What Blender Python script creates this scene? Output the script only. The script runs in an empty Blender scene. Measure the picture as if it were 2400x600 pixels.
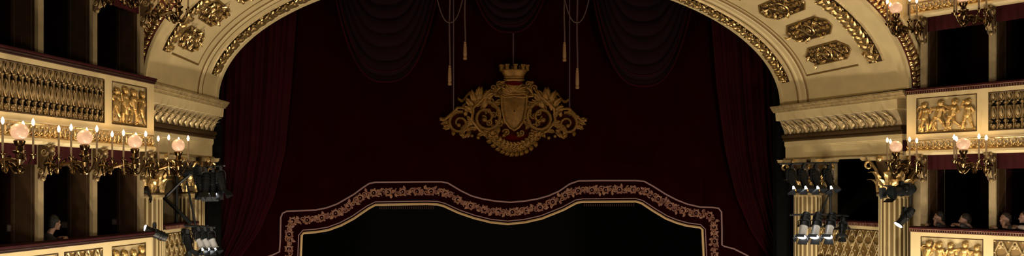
import bpy, math, random
from math import sin, cos, pi, radians as R, sqrt, atan2
from mathutils import Vector as V, Matrix, Quaternion
random.seed(7)
SC = bpy.context.scene
COL = SC.collection

# ------------------------------------------------------------------ camera
HC = 8.0                       # eye height above the stalls floor: a seat in the second tier
FPX = 1900.0; PX, PY = 1000.0, 432.0
YAW = R(5.0)
CX, CY = -4.10, -17.57
cam = bpy.data.cameras.new('camera'); camo = bpy.data.objects.new('camera', cam); COL.objects.link(camo)
cam.sensor_width = 36.0; cam.lens = FPX / 2400 * 36.0
cam.shift_x = (1200 - PX) / 2400; cam.shift_y = (PY - 300) / 2400
cam.clip_end = 200
camo.location = (CX, CY, HC); camo.rotation_euler = (R(90), 0, -YAW)
SC.camera = camo

# ------------------------------------------------------------------ world, exposure, lamps
w = bpy.data.worlds.new('world'); SC.world = w; w.use_nodes = True
bg = w.node_tree.nodes['Background']; bg.inputs[0].default_value = (1.0, .78, .50, 1); bg.inputs[1].default_value = .035
SC.view_settings.view_transform = 'Standard'; SC.view_settings.look = 'None'
SC.view_settings.exposure = 0.02; SC.view_settings.gamma = 1.0; SC.view_settings.use_curve_mapping = False

def lamp(name, loc, power, rad, colour=(1, .72, .42)):
    l = bpy.data.lights.new(name, 'POINT'); l.energy = power; l.color = colour; l.shadow_soft_size = rad
    o = bpy.data.objects.new(name, l); COL.objects.link(o); o.location = loc
    return o
# added fill lights without lamp bodies, round the horseshoe behind and beside the viewer
WARM = (1, .85, .65)
for x, y, h, p in [(-8.0, -7.0, -4.9, 900), (8.0, -7.0, -4.9, 950), (-9.4, -8.5, -1.4, 200), (9.4, -8.5, -1.4, 210), (-9.0, -13.0, .6, 240), (9.0, -13.0, .6, 250),
                   (-6.5, -21.5, -.8, 420), (5.0, -23.0, -.6, 450), (8.3, -18.0, -2.2, 480), (-1.0, -23.5, -3.6, 450)]:
    lamp('house_fill_light', (x, y, HC + h), p, .2, WARM)
for sg in (-1, 1):                                     # added unseen fill lights low at each side, lighting the arch steeply
    for k, (x, y) in enumerate(((6.7, -.9), (7.3, -2.5), (7.8, -4.2))):
        for h, p in ((-1.95, 12), (-5.05, 470)): lamp('low_fill_light', (sg * (x if h < -3 else x + .6), y, HC + h), p, .12, WARM)

# ------------------------------------------------------------------ projection helpers (theatre axes, metres)
CA, SA = cos(YAW), sin(YAW)
def ray(px, py):
    dx = (px - PX) / FPX
    return V((dx * CA + SA, -dx * SA + CA, (PY - py) / FPX))
def onY(px, py, Y):
    r = ray(px, py); t = (Y - CY) / r.y
    return V((CX + r.x * t, Y, HC + r.z * t))

# ------------------------------------------------------------------ materials
MATS = {}
def mat(name, col, rough=.6, metal=0.0, bump=0.0, bscale=40.0, vary=0.0, vscale=3.0, emit=None, estr=0.0, sheen=0.0, col2=None, spec=None):
    m = bpy.data.materials.new(name); m.use_nodes = True
    nt = m.node_tree; b = nt.nodes['Principled BSDF']
    b.inputs['Base Color'].default_value = (*col, 1); b.inputs['Roughness'].default_value = rough; b.inputs['Metallic'].default_value = metal
    if spec is not None: b.inputs['Specular IOR Level'].default_value = spec
    if sheen: b.inputs['Sheen Weight'].default_value = sheen
    tc = nt.nodes.new('ShaderNodeTexCoord')
    if vary or col2:
        n = nt.nodes.new('ShaderNodeTexNoise'); n.inputs['Scale'].default_value = vscale; n.inputs['Detail'].default_value = 5
        nt.links.new(tc.outputs['Object'], n.inputs['Vector'])
        r = nt.nodes.new('ShaderNodeValToRGB'); r.color_ramp.elements[0].position = .35; r.color_ramp.elements[1].position = .7
        c2 = col2 or tuple(c * (1 - vary) for c in col)
        r.color_ramp.elements[0].color = (*c2, 1); r.color_ramp.elements[1].color = (*col, 1)
        nt.links.new(n.outputs['Fac'], r.inputs['Fac']); nt.links.new(r.outputs['Color'], b.inputs['Base Color'])
    if bump:
        n = nt.nodes.new('ShaderNodeTexNoise'); n.inputs['Scale'].default_value = bscale; n.inputs['Detail'].default_value = 3
        nt.links.new(tc.outputs['Object'], n.inputs['Vector'])
        bp = nt.nodes.new('ShaderNodeBump'); bp.inputs['Strength'].default_value = bump; bp.inputs['Distance'].default_value = .02
        nt.links.new(n.outputs['Fac'], bp.inputs['Height']); nt.links.new(bp.outputs['Normal'], b.inputs['Normal'])
    if emit:
        b.inputs['Emission Color'].default_value = (*emit, 1); b.inputs['Emission Strength'].default_value = estr
    MATS[name] = m; return m
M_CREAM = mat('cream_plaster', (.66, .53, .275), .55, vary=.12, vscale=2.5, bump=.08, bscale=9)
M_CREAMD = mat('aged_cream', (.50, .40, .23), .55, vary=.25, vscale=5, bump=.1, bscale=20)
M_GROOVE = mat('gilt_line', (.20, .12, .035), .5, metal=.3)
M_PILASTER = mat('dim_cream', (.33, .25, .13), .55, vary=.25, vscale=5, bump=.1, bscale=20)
M_FLUTE = mat('gilded_flute', (.17, .11, .035), .5, metal=.2)  # dark tone standing in for the shade of the flutes
M_GOLD = mat('gilding', (.86, .60, .25), .27, metal=.85, bump=.3, bscale=30, vary=.45, vscale=14)
M_GOLDD = mat('gilt_ground', (.085, .046, .014), .55, metal=.35, bump=.5, bscale=30, vary=.4, vscale=20)
M_GOLDRED = mat('red_gilt_ground', (.16, .035, .018), .6, bump=.4, bscale=30)
M_GOLDP = mat('pale_gilding', (.60, .45, .215), .38, metal=.4, bump=.25, bscale=30, vary=.4, vscale=10)
M_LYRE = mat('dull_gilding', (.36, .25, .11), .36, metal=.45, bump=.25, bscale=30, vary=.4, vscale=10)
M_BRASS = mat('brass', (.17, .11, .048), .2, metal=1.0, bump=.1, bscale=30)
M_FIGURE = mat('figure_gilding', (.68, .44, .15), .33, metal=.65, bump=.2, bscale=30, vary=.4, vscale=12)
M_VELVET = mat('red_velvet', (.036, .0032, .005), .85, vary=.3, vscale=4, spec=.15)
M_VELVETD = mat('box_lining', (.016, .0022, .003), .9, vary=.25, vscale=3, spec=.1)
M_CURTAIN = mat('curtain_velvet', (.0085, .0007, .0008), .9, vary=.25, vscale=1.2, spec=.0)
M_DRAPE = mat('drape_velvet', (.019, .0011, .0022), .85, vary=.3, vscale=1.5, spec=.04)
M_SWAG = mat('swag_velvet', (.0065, .0008, .0018), .85, vary=.3, vscale=2, spec=.08)
M_BROWN = mat('brown_wood', (.052, .026, .010), .6, vary=.3, vscale=6, bump=.1, bscale=25, spec=.2)
M_RAILWOOD = mat('dark_red_wood', (.026, .008, .005), .6, vary=.3, vscale=10, spec=.2)
M_BLACK = mat('black_cloth', (.0035, .0035, .0032), .95, spec=.05)
M_BLACKMETAL = mat('black_metal', (.006, .0075, .009), .45, metal=.2, bump=.08, bscale=60)
M_SILVER = mat('pale_metal', (.62, .64, .66), .35, metal=.3)
M_PIPING = mat('pink_piping', (.17, .095, .095), .7)
M_PIPGOLD = mat('gold_piping', (.40, .27, .13), .5, metal=.25)
M_EMB = mat('gold_embroidery', (.20, .092, .045), .6, metal=.2, vary=.5, vscale=9, col2=(.10, .030, .022))
M_EMBLEM = mat('emblem_gilding', (.150, .070, .0085), .5, metal=.65, bump=.4, bscale=40, vary=.4, vscale=9)
M_EMBLEMD = mat('emblem_ground', (.022, .004, .0015), .8, spec=.0, bump=.5, bscale=25, vary=.5, vscale=9)
M_EMBRED = mat('emblem_red', (.034, .0012, .0014), .9, spec=.0)
M_CORD = mat('cord', (.042, .019, .015), .8)
M_TASSEL = mat('tassel', (.15, .075, .026), .7)
M_WIRE = mat('suspension_wire', (.035, .016, .022), .6)
M_GLOBE = mat('lit_globe', (.28, .22, .17), .3, emit=(1.0, .52, .27), estr=.62)
M_FLAME = mat('flame_bulb', (1, .9, .7), .3, emit=(1.0, .72, .42), estr=16)
M_CANDLE = mat('candle_tube', (.24, .16, .08), .5)
M_LENS = mat('lit_lens', (1, 1, 1), .2, emit=(.93, .96, 1.0), estr=9)
M_LENSD = mat('dark_lens', (.02, .03, .035), .08)
M_FLOOR = mat('stalls_carpet', (.05, .012, .012), .9)
M_STAGE = mat('stage_boards', (.02, .014, .010), .7)
M_SKIN = mat('skin', (.30, .17, .125), .5, bump=.05, bscale=60)
M_HAIR = mat('dark_hair', (.006, .004, .003), .6, bump=.6, bscale=90)
M_HAIRB = mat('brown_hair', (.016, .009, .005), .6, bump=.6, bscale=90)
M_SHIRT = mat('pale_shirt', (.42, .36, .34), .8, bump=.2, bscale=20)
M_DARKCLOTH = mat('dark_jacket', (.012, .010, .012), .85, bump=.2, bscale=20)
M_PLATE = mat('pale_plate', (.14, .115, .11), .5)

# ------------------------------------------------------------------ mesh builder
class MB:
    def __init__(s): s.v = []; s.f = []
    def add(s, vs, fs, f=None):
        k = len(s.v)
        s.v += [tuple(f(*p)) if f else tuple(p) for p in vs]
        s.f += [[i + k for i in q] for q in fs]
    def grid(s, P, f=None, close_u=False, close_v=False):
        nu, nv = len(P), len(P[0]); vs = [p for row in P for p in row]; fs = []
        for i in range(nu if close_u else nu - 1):
            for j in range(nv if close_v else nv - 1):
                a = i * nv + j; b = i * nv + (j + 1) % nv; c = ((i + 1) % nu) * nv + (j + 1) % nv; d = ((i + 1) % nu) * nv + j
                fs.append([a, b, c, d])
        s.add(vs, fs, f)
    def tube(s, path, r, n=6, f=None, closed=False, cap=True):
        path = [V(p) for p in path]; m = len(path)
        rs = r if isinstance(r, (list, tuple)) else [r] * m
        rows = []; prev = None
        for i, p in enumerate(path):
            if closed: t = path[(i + 1) % m] - path[i - 1]
            else: t = path[min(i + 1, m - 1)] - path[max(i - 1, 0)]
            if t.length < 1e-9: t = V((0, 0, 1))
            t.normalize()
            if prev is None:
                a = t.cross(V((0, 0, 1)));
                if a.length < .05: a = t.cross(V((1, 0, 0)))
            else: a = prev - t * prev.dot(t)
            a.normalize(); prev = a; b = t.cross(a)
            rows.append([p + (a * cos(2 * pi * k / n) + b * sin(2 * pi * k / n)) * rs[i] for k in range(n)])
        s.grid(rows, f, close_u=closed, close_v=True)
        if cap and not closed:
            k = len(s.v); s.f.append([k - m * n + j for j in range(n)]); s.f.append([k - n + j for j in range(n)][::-1])
    def ball(s, c, r, f=None, n=8, m=5, sc=(1, 1, 1)):
        vs = [(c[0], c[1], c[2] + r * sc[2])]; fs = []
        for i in range(1, m):
            a = pi * i / m
            for j in range(n):
                b = 2 * pi * j / n
                vs.append((c[0] + r * sc[0] * sin(a) * cos(b), c[1] + r * sc[1] * sin(a) * sin(b), c[2] + r * sc[2] * cos(a)))
        vs.append((c[0], c[1], c[2] - r * sc[2])); L = len(vs) - 1
        for j in range(n):
            fs.append([0, 1 + j, 1 + (j + 1) % n])
            fs.append([L, L - n + (j + 1) % n, L - n + j])
        for i in range(m - 2):
            for j in range(n):
                a = 1 + i * n + j; b = 1 + i * n + (j + 1) % n
                fs.append([a, a + n, b + n, b])
        s.add(vs, fs, f)
    def capsule(s, p, q, r1, r2, f=None, n=8):
        p, q = V(p), V(q); d = q - p; L = max(d.length, 1e-5); d = d / L
        ts = [(-r1, .02), (-r1 * .8, .6), (-r1 * .4, .92), (0, 1), (L * .5, None), (L, 1), (L + r2 * .4, .92), (L + r2 * .8, .6), (L + r2, .02)]
        path = []; rr = []
        for i, (x, k) in enumerate(ts):
            path.append(p + d * x); rr.append((r1 + r2) / 2 if k is None else (r1 if i < 4 else r2) * k)
        s.tube(path, rr, n, f)
    def box(s, c, d, f=None):
        x, y, z = c; a, b, e = d[0] / 2, d[1] / 2, d[2] / 2
        vs = [(x + i * a, y + j * b, z + k * e) for i in (-1, 1) for j in (-1, 1) for k in (-1, 1)]
        s.add(vs, [[0, 1, 3, 2], [4, 6, 7, 5], [0, 4, 5, 1], [2, 3, 7, 6], [0, 2, 6, 4], [1, 5, 7, 3]], f)
    def lathe(s, prof, c=(0, 0, 0), n=16, f=None, rfun=None):
        rows = []
        for r, z in prof:
            rows.append([(c[0] + r * (rfun(2 * pi * k / n, z) if rfun else 1) * cos(2 * pi * k / n), c[1] + r * (rfun(2 * pi * k / n, z) if rfun else 1) * sin(2 * pi * k / n), c[2] + z) for k in range(n)])
        s.grid(rows, f, close_v=True)
        k = len(s.v); m = len(prof); s.f.append([k - m * n + j for j in range(n)][::-1]); s.f.append([k - n + j for j in range(n)])
    def leaf(s, x, y, ang, L, W, f, z0=.005, lift=.03, tip=.5, nu=6):
        """an acanthus-like leaf lying on a panel: x, y on the panel, z out of it"""
        ca, sa = cos(ang), sin(ang); rows = []
        for i in range(nu + 1):
            t = i / nu
            wd = W * (sin(pi * min(1, t * .86 + .14)) ** .7) * (1 - .18 * (i % 2))
            z = z0 + lift * (sin(pi * min(1, t * 1.0)) * .6 + tip * t * t)
            row = []
            for k, q in ((-1, 0), (-.5, .55), (0, .3), (.5, .55), (1, 0)):
                lx, ly = t * L, k * wd + .12 * L * sin(pi * t) * .6
                row.append((x + lx * ca - ly * sa, y + lx * sa + ly * ca, z + q * lift * .55))
            rows.append(row)
        s.grid(rows, f)
    def scroll(s, x, y, r, ang, turns, hand, f, tr=.012, z=.015, n=5, steps=14):
        path = []; rr = []
        for i in range(steps + 1):
            t = i / steps; a = ang + hand * turns * 2 * pi * t; q = r * (1 - .82 * t)
            path.append((x + q * cos(a), y + q * sin(a), z)); rr.append(tr * (1 - .45 * t))
        s.tube(path, rr, n, f)
        e = path[-1]; s.ball(e, tr * 1.3, f, 6, 4)
    def build(s, name, m, parent=None, smooth=True):
        me = bpy.data.meshes.new(name); me.from_pydata(s.v, [], s.f); me.validate(); me.update()
        import bmesh
        b = bmesh.new(); b.from_mesh(me); bmesh.ops.recalc_face_normals(b, faces=b.faces); b.to_mesh(me); b.free()
        if smooth:
            me.polygons.foreach_set('use_smooth', [True] * len(me.polygons))
            me.set_sharp_from_angle(angle=R(38))
        me.materials.append(m)
        o = bpy.data.objects.new(name, me); COL.objects.link(o)
        if parent:
            o.parent = parent
            o.matrix_parent_inverse = parent.matrix_basis.inverted()
        return o

def tag(o, label=None, cat=None, group=None, kind=None):
    if label: o['label'] = label
    if cat: o['category'] = cat
    if group: o['group'] = group
    if kind: o['kind'] = kind
    return o
def thing(name, label, cat, loc=(0, 0, 0), group=None):
    o = bpy.data.objects.new(name, None); COL.objects.link(o); o.location = loc; o.empty_display_size = .1
    return tag(o, label, cat, group)
def struct(name, mb, m, smooth=False):
    return tag(mb.build(name, m, None, smooth), kind='structure')
def copy_tree(o, parent=None):
    c = o.copy(); COL.objects.link(c)
    if parent: c.parent = parent
    for ch in o.children: copy_tree(ch, c)
    return c

# ------------------------------------------------------------------ wall frames: a along the wall, o out of it, h above the eye
class Side:
    def __init__(s, A, e, sg):
        s.A = V(A); s.e = V(e).normalized(); n = V((-s.e.y, s.e.x))
        if n.x * sg > 0: n = -n            # towards the middle of the house
        s.n = n; s.sg = sg
    def P(s, a, o, h):
        p = s.A + s.e * a + s.n * o
        return V((p.x, p.y, HC + h))
    def at(s, px, py=432, o=0.0):
        r = ray(px, py); q = s.A + s.n * o - V((CX, CY))
        # t*r = q + a e
        det = r.x * -s.e.y + s.e.x * r.y
        t = (q.x * -s.e.y + s.e.x * q.y) / det
        a = (r.x * q.y - r.y * q.x) / det * 1.0
        a = ((r.x * t - q.x) * s.e.x + (r.y * t - q.y) * s.e.y)
        return a, r.z * t
    def f(s, a0, h0, o0=0.0, flip=1):
        return lambda x, y, z: s.P(a0 + x * flip, o0 + z, h0 + y)
BAL = {-1: Side((-8.25, -.76), (-.327, -.945), -1), 1: Side((8.44, -.15), (.486, -.874), 1)}
PRO = {-1: Side((-8.34, 0), (.92, 4.06), -1), 1: Side((8.34, 0), (-.92, 4.06), 1)}
WORD = {-1: 'left', 1: 'right'}

# ================================================================== SETTING
m = MB(); m.box((0, -14, -.05), (46, 29, .1)); struct('floor', m, M_FLOOR)
m = MB(); m.box((0, 11, .4), (30, 18, .8)); struct('floor_stage', m, M_STAGE)
m = MB(); m.box((0, 14, 9), (30, .1, 17)); struct('wall_back', m, M_BLACK)
for sg in (-1, 1):                                     # stage side jambs behind the arch
    m = MB(); m.box((sg * 9.65, 4.30, 8.5), (4.0, .2, 16)); struct('wall_' + WORD[sg], m, M_BLACK)
LEN = {-1: 7.2, 1: 5.2}                                # how far each side's boxes are built towards the house
TIER = {'upper': 2.16 + 3.11, 'middle': 2.16, 'lower': -.95}
for sg in (-1, 1):
    S = BAL[sg]; L = LEN[sg]
    m = MB()
    P = [[S.P(a, -1.9, h) for h in (-8, 6.3)] for a in (-.2, L)]
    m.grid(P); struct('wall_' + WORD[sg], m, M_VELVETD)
    m = MB()
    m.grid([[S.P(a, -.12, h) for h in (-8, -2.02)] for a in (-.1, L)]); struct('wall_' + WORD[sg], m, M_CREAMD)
    for nm, hr in TIER.items():                        # box floors, each the ceiling of the box below
        m = MB()
        vs = [S.P(a, o, h) for a in (-.2, L) for o in (-1.9, -.12) for h in (hr - 1.40, hr - 1.14)]
        m.add(vs, [[0, 1, 3, 2], [4, 6, 7, 5], [0, 4, 5, 1], [2, 3, 7, 6], [0, 2, 6, 4], [1, 5, 7, 3]])
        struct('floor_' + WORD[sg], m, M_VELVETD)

# ================================================================== PROSCENIUM ARCH
def soff(t, u, sg, z=0.0):
    A = 7.72 + .78 * u; B = 3.6 + .4 * u
    n = V((-B * cos(t), -A * sin(t))); n.normalize()
    return V((sg * (A * cos(t) + n.x * z), 4.06 * (1 - u), HC + 2.2 + B * sin(t) + n.y * z))
arch = thing('proscenium_arch', 'cream and gold arch framing the stage, with relief panels on its underside', 'arch', (0, 2, HC + 5.9))
m = MB()
NT = 48
rows = []
for sg in (-1, 1):
    rng = [i / NT * pi / 2 for i in range(NT + 1)]
    if sg == 1: rng = rng[::-1][1:]
    for t in rng:
        rows.append([soff(t, u, sg) for u in (0, .1, .2, .3, .4, .5, .6, .7, .8, .9, 1)])
m.grid(rows)
m.build('soffit', M_CREAM, arch)
def strip(mb, t0, t1, u0, u1, sg, z0, z1, n=40, closed=True):
    """raised band on the soffit between t0..t1, u0..u1 (z0 ground, z1 top)"""
    rows = []
    for i in range(n + 1):
        t = t0 + (t1 - t0) * i / n
        e = .006
        rows.append([soff(t, u0, sg, z0), soff(t, u0 + e, sg, z1), soff(t, u1 - e, sg, z1), soff(t, u1, sg, z0)])
    mb.grid(rows)
    k = len(mb.v); mb.f.append([k - 4, k - 3, k - 2, k - 1]); mb.f.append([k - 4 * (n + 1) + j for j in range(4)])
US = {1: dict(lip=.022, leaf=(.032, .128), g1=.158, g2=.245, f0=.275, cof=(.35, .70), frame=.70, gar=(.768, .888)),
      -1: dict(lip=.045, leaf=(.075, .195), g1=.262, g2=.32, f0=.40, cof=(.52, .79), frame=.775, gar=(.815, .915))}
TT = pi / 2
for sg in (-1, 1):
    Q = US[sg]
    # pale lip round the opening
    m = MB(); strip(m, 0, TT, -.012, Q['lip'], sg, -.05, .035); m.build('lip_moulding', M_CREAM, arch)
    # dark gilt lines: two grooves and the frame of the panel field
    m = MB()
    for u in (Q['g1'], Q['g2']): strip(m, 0, TT, u - .009, u + .009, sg, 0, .022)
    strip(m, .19, TT, Q['f0'] - .005, Q['f0'] + .005, sg, 0, .014)
    rows = [[soff(.185 + dt, Q['f0'] + (Q['frame'] - Q['f0']) * i / 12, sg, z) for dt, z in ((-.006, 0), (-.003, .014), (.003, .014), (.006, 0))] for i in range(13)]
    m.grid(rows)
    m.build('gilt_lines', M_GROOVE, arch)
    m = MB()
    for u, wd in ((Q['g1'] + .02, .012), (Q['g2'] - .02, .012)): strip(m, 0, TT, u - wd, u + wd, sg, 0, .03)
    m.build('bead_moulding', M_CREAM, arch)
    # leaf band and garland band: ground plus carved leaves
    for nm, (u0, u1), tb in (('leaf_band', Q['leaf'], .165), ('garland_band', Q['gar'], .18)):
        m = MB(); strip(m, tb, TT, u0, u1, sg, 0, .012, 60); g = m.build(nm, M_GOLDD, arch)
        m = MB(); strip(m, tb, TT, u0, u0 + .014, sg, 0, .032, 60); strip(m, tb, TT, u1 - .014, u1, sg, 0, .032, 60)
        m.build('band_edge', M_GOLDP, g)
        m = MB(); t = tb + .02; wdt = (u1 - u0) * 4.14; k = 0
        while t < 1.15:
            A = 8.0; B = 3.8; ds = sqrt((A * sin(t)) ** 2 + (B * cos(t)) ** 2)
            f = lambda x, y, z, t=t, ds=ds: soff(t + y / ds, (u0 + u1) / 2 + x / 4.16, sg, z + .01)
            hw = wdt / 2
            h = 1 if k % 2 else -1
            m.leaf(-.02 * h, -.03, pi / 2 - h * .75 + random.uniform(-.3, .3), hw * 1.2, hw * .40, f, .01, .085)
            m.leaf(.02 * h, .02, pi / 2 + h * 1.1 + random.uniform(-.3, .3), hw * 1.05, hw * .34, f, .01, .075)
            m.scroll(h * hw * .42, .05, hw * .34, random.uniform(0, 6), 1.1, h, f, .014, .022)
            if k % 2: m.ball((-h * hw * .45, .06, .03), hw * .2, f, 7, 4, (1, 1, .7)); 
            else:
                for q in range(5): m.ball((hw * .3 * cos(q * 1.257), hw * .3 * sin(q * 1.257) + .02, .028), hw * .17, f, 6, 4, (1, 1, .6))
            t += .125 / ds; k += 1
        m.build('carved_leaves', M_GOLD, g)
    # octagonal relief panels
    for k in range(5):
        tc = .297 + .168 * k
        A = 8.1; B = 3.8; ds = sqrt((A * sin(tc)) ** 2 + (B * cos(tc)) ** 2)
        hh = .058 * ds * (1 if k < 2 else .95); uc = sum(Q['cof']) / 2; hw = (Q['cof'][1] - Q['cof'][0]) / 2 * 4.16
        f = lambda x, y, z, tc=tc, ds=ds, uc=uc: soff(tc + y / ds, uc + x / 4.16, sg, z)
        c = .24 if sg == 1 else .17
        octo = [(-hw + c, -hh), (hw - c, -hh), (hw, -hh + c * .85), (hw, hh - c * .85), (hw - c, hh), (-hw + c, hh), (-hw, hh - c * .85), (-hw, -hh + c * .85)]
        m = MB(); m.add([(x, y, .008) for x, y in octo], [list(range(8))], f)
        pn = m.build('relief_panel', M_GOLDD, arch)
        m = MB(); pts = []
        for i in range(8):
            p, q = octo[i], octo[(i + 1) % 8]
            for j in range(4): pts.append((p[0] + (q[0] - p[0]) * j / 4, p[1] + (q[1] - p[1]) * j / 4, .012))
        m.tube(pts, .021, 5, f, closed=True); m.build('panel_frame', M_GROOVE, pn)
        m = MB()
        m.tube([(hh * .50 * cos(a), hh * .62 * sin(a), .03) for a in [i * 2 * pi / 14 for i in range(14)]], .02, 5, f, closed=True)
        m.scroll(0, 0, hh * .36, 1.0 + k, 1.3, 1, f, .026, .04)
        m.build('rosette', M_GOLD, pn)
        m = MB(); rnd = random.Random(k * 7 + sg)
        nx = max(2, int(hw / .13)); ny = 4
        for i in range(-nx, nx + 1):
            for j in range(ny):
                x = i / nx * (hw - .10) + rnd.uniform(-.03, .03); y = (j / (ny - 1) - .5) * 2 * (hh - .075) + rnd.uniform(-.02, .02)
                if abs(x) / hw + abs(y) / hh > 1.45: continue
                if (x / (hh * .62)) ** 2 + (y / (hh * .72)) ** 2 < 1: continue
                q = rnd.random()
                if q < .42: m.leaf(x, y, atan2(y, x) + rnd.uniform(-1.2, 1.2), rnd.uniform(.12, .19), .042, f, .02, .085)
                elif q < .72: m.scroll(x, y, .062, rnd.uniform(0, 6), 1.15, rnd.choice((-1, 1)), f, .016, .03)
                else:
                    for e in range(4): m.ball((x + .03 * cos(e * 1.57), y + .03 * sin(e * 1.57), .03), .024, f, 6, 4)
        for s1 in (-1, 1):                           # big symmetrical stems either side of the rosette
            m.tube([(s1 * (hh * .55 + (hw - hh * .55 - .08) * i / 8), sin(i / 8 * 2 * pi) * hh * .45, .03) for i in range(9)], [.022 - .0012 * i for i in range(9)], 5, f)
        m.build('carved_foliage', M_GOLD, pn)
# the wall face round the arch and its band of ornament
m = MB(); m2 = MB(); m3 = MB(); m4 = MB()
for sg in (-1, 1):
    rows = []; rb = []; re = []
    for i in range(41):
        t = i / 40 * pi / 2
        c, s = cos(t), sin(t); n = V((4.0 * c, 8.5 * s)).normalized()
        p = V((8.5 * c, 2.2 + 4.0 * s))
        oh = p + n * 3.2
        q = V((min(oh.x, 8.98), oh.y))
        if q.x < p.x + n.x * .0: q.x = p.x
        rows.append([(sg * p.x, -.02, HC + p.y), (sg * q.x, -.02, HC + max(q.y, p.y))])
        band = [(.045, -.02), (.055, -.05), (.36, -.05), (.37, -.02)]
        rb.append([(sg * (p.x + n.x * d), y, HC + p.y + n.y * d) for d, y in band])
        re.append([[(sg * (p.x + n.x * d), y, HC + p.y + n.y * d) for d, y in bb] for bb in ([(.0, .03), (-.01, -.09), (.05, -.09), (.06, -.02)], [(.36, -.02), (.365, -.10), (.42, -.10), (.43, -.02)])])
    m.grid(rows); m2.grid(rb)
    for e in (0, 1): m3.grid([r[e] for r in re])
    d = .12; k = 0; t = .01
    while t < .75:
        c, s = cos(t), sin(t); n = V((4.0 * c, 8.5 * s)).normalized(); tg = V((-n.y, n.x)); p = V((8.5 * c, 2.2 + 4.0 * s)) + n * .21
        f = lambda x, y, z, p=p, n=n, tg=tg: V((sg * (p.x + n.x * x + tg.x * y), -.05 - z, HC + p.y + n.y * x + tg.y * y))
        h = 1 if k % 2 else -1
        m4.leaf(0, 0, pi / 2 - h * .9, .16, .05, f, .005, .05); m4.leaf(0, .02, pi / 2 + h * 1.0, .15, .045, f, .005, .05)
        m4.scroll(h * .07, .05, .055, k, 1.1, h, f, .014, .02)
        m4.ball((-h * .08, .05, .025), .03, f, 6, 4)
        t += .11 / sqrt((8.5 * s) ** 2 + (4 * c) ** 2); k += 1
m.build('arch_face', M_CREAM, arch, False); fb = m2.build('face_band', M_GOLDRED, arch); m3.build('face_moulding', M_CREAM, arch)
m4.build('carved_leaves', M_GOLD, fb)

# ================================================================== ENTABLATURES
for sg in (-1, 1):
    S = PRO[sg]
    ent = thing('entablature', f'cream entablature with a row of carved leaves, above the {WORD[sg]} stage columns', 'entablature', S.P(2, -.5, .65))
    def ext(prof, a0, a1, name, mt, par):
        m = MB(); m.grid([[S.P(a, o, h) for o, h in prof] for a in (a0, a1)])
        k = len(prof); m.f.append(list(range(k))); m.f.append([k + j for j in range(k)][::-1])
        return m.build(name, mt, par, False)
    ext([(-1.4, 2.16), (0, 2.16), (0, 2.12), (-.03, 2.10), (-.05, 2.065), (-.05, 2.05), (-.09, 2.03), (-.11, 1.99), (-1.4, 1.99)], -.05, 4.22, 'cornice', M_GOLDP, ent)
    ext([(-1.4, 1.99), (-.13, 1.985), (-.15, 1.77), (-.19, 1.76), (-1.4, 1.76)], .22, 4.16, 'corona', M_CREAM, ent)
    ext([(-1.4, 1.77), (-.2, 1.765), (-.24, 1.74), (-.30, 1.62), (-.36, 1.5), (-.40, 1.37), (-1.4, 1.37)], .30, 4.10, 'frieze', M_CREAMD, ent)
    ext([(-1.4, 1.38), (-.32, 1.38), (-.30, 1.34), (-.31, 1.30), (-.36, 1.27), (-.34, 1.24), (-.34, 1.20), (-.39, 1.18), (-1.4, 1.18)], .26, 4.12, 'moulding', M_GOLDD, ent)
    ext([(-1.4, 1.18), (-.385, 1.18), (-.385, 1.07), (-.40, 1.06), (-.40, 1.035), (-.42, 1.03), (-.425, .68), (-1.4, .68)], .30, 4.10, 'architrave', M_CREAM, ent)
    m = MB(); m.grid([[S.P(a, o, h) for o, h in ((-.39, 1.055), (-.395, 1.04))] for a in (.30, 4.10)])
    ext([(-.42, .73), (-.37, .72), (-.36, .69), (-.42, .67)], .28, 4.12, 'gilt_moulding', M_GOLDP, ent)
    m = MB(); n = 12
    for i in range(n):
        a = .45 + (i + .2) * 3.6 / n
        # acanthus leaf: stem rising, blade fanning into lobes, tip curling forward and towards the stage
        for lobe, (w0, sp, H) in enumerate(((.05, 0, .36), (.040, -.085, .27), (.040, .085, .27), (.032, -.13, .17), (.032, .13, .17))):
            rows = []
            for j in range(8):
                t = j / 7; h = 1.39 + H * t - .07 * max(0, t - .75) * 4 * .5
                o = -.40 + .03 + (.035 if lobe == 0 else .02) + (.20 * t * t + .10 * max(0, t - .7)) * H / .36
                ac = a + sp * t ** .8 + .10 * t * t * H / .36
                wd = w0 * (sin(pi * (t * .82 + .12)) ** .6) * (1 - .15 * (j % 2))
                rows.append([S.P(ac + k * wd, o + q * .035, h) for k, q in ((-1, -.3), (-.5, .6), (0, .2), (.5, .6), (1, -.3))])
            m.grid(rows)
        f = S.f(a + .15, 1.45, -.375)
        m.tube([(0, -.06, .0), (.015, .05, .02), (.03, .15, .07), (.045, .22, .12)], .012, 5, f)
        m.ball((.045, .23, .13), .028, f, 7, 4); m.ball((0, -.05, .015), .026, f, 6, 4)
    m.build('carved_leaves', M_GOLDP, ent)

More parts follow.
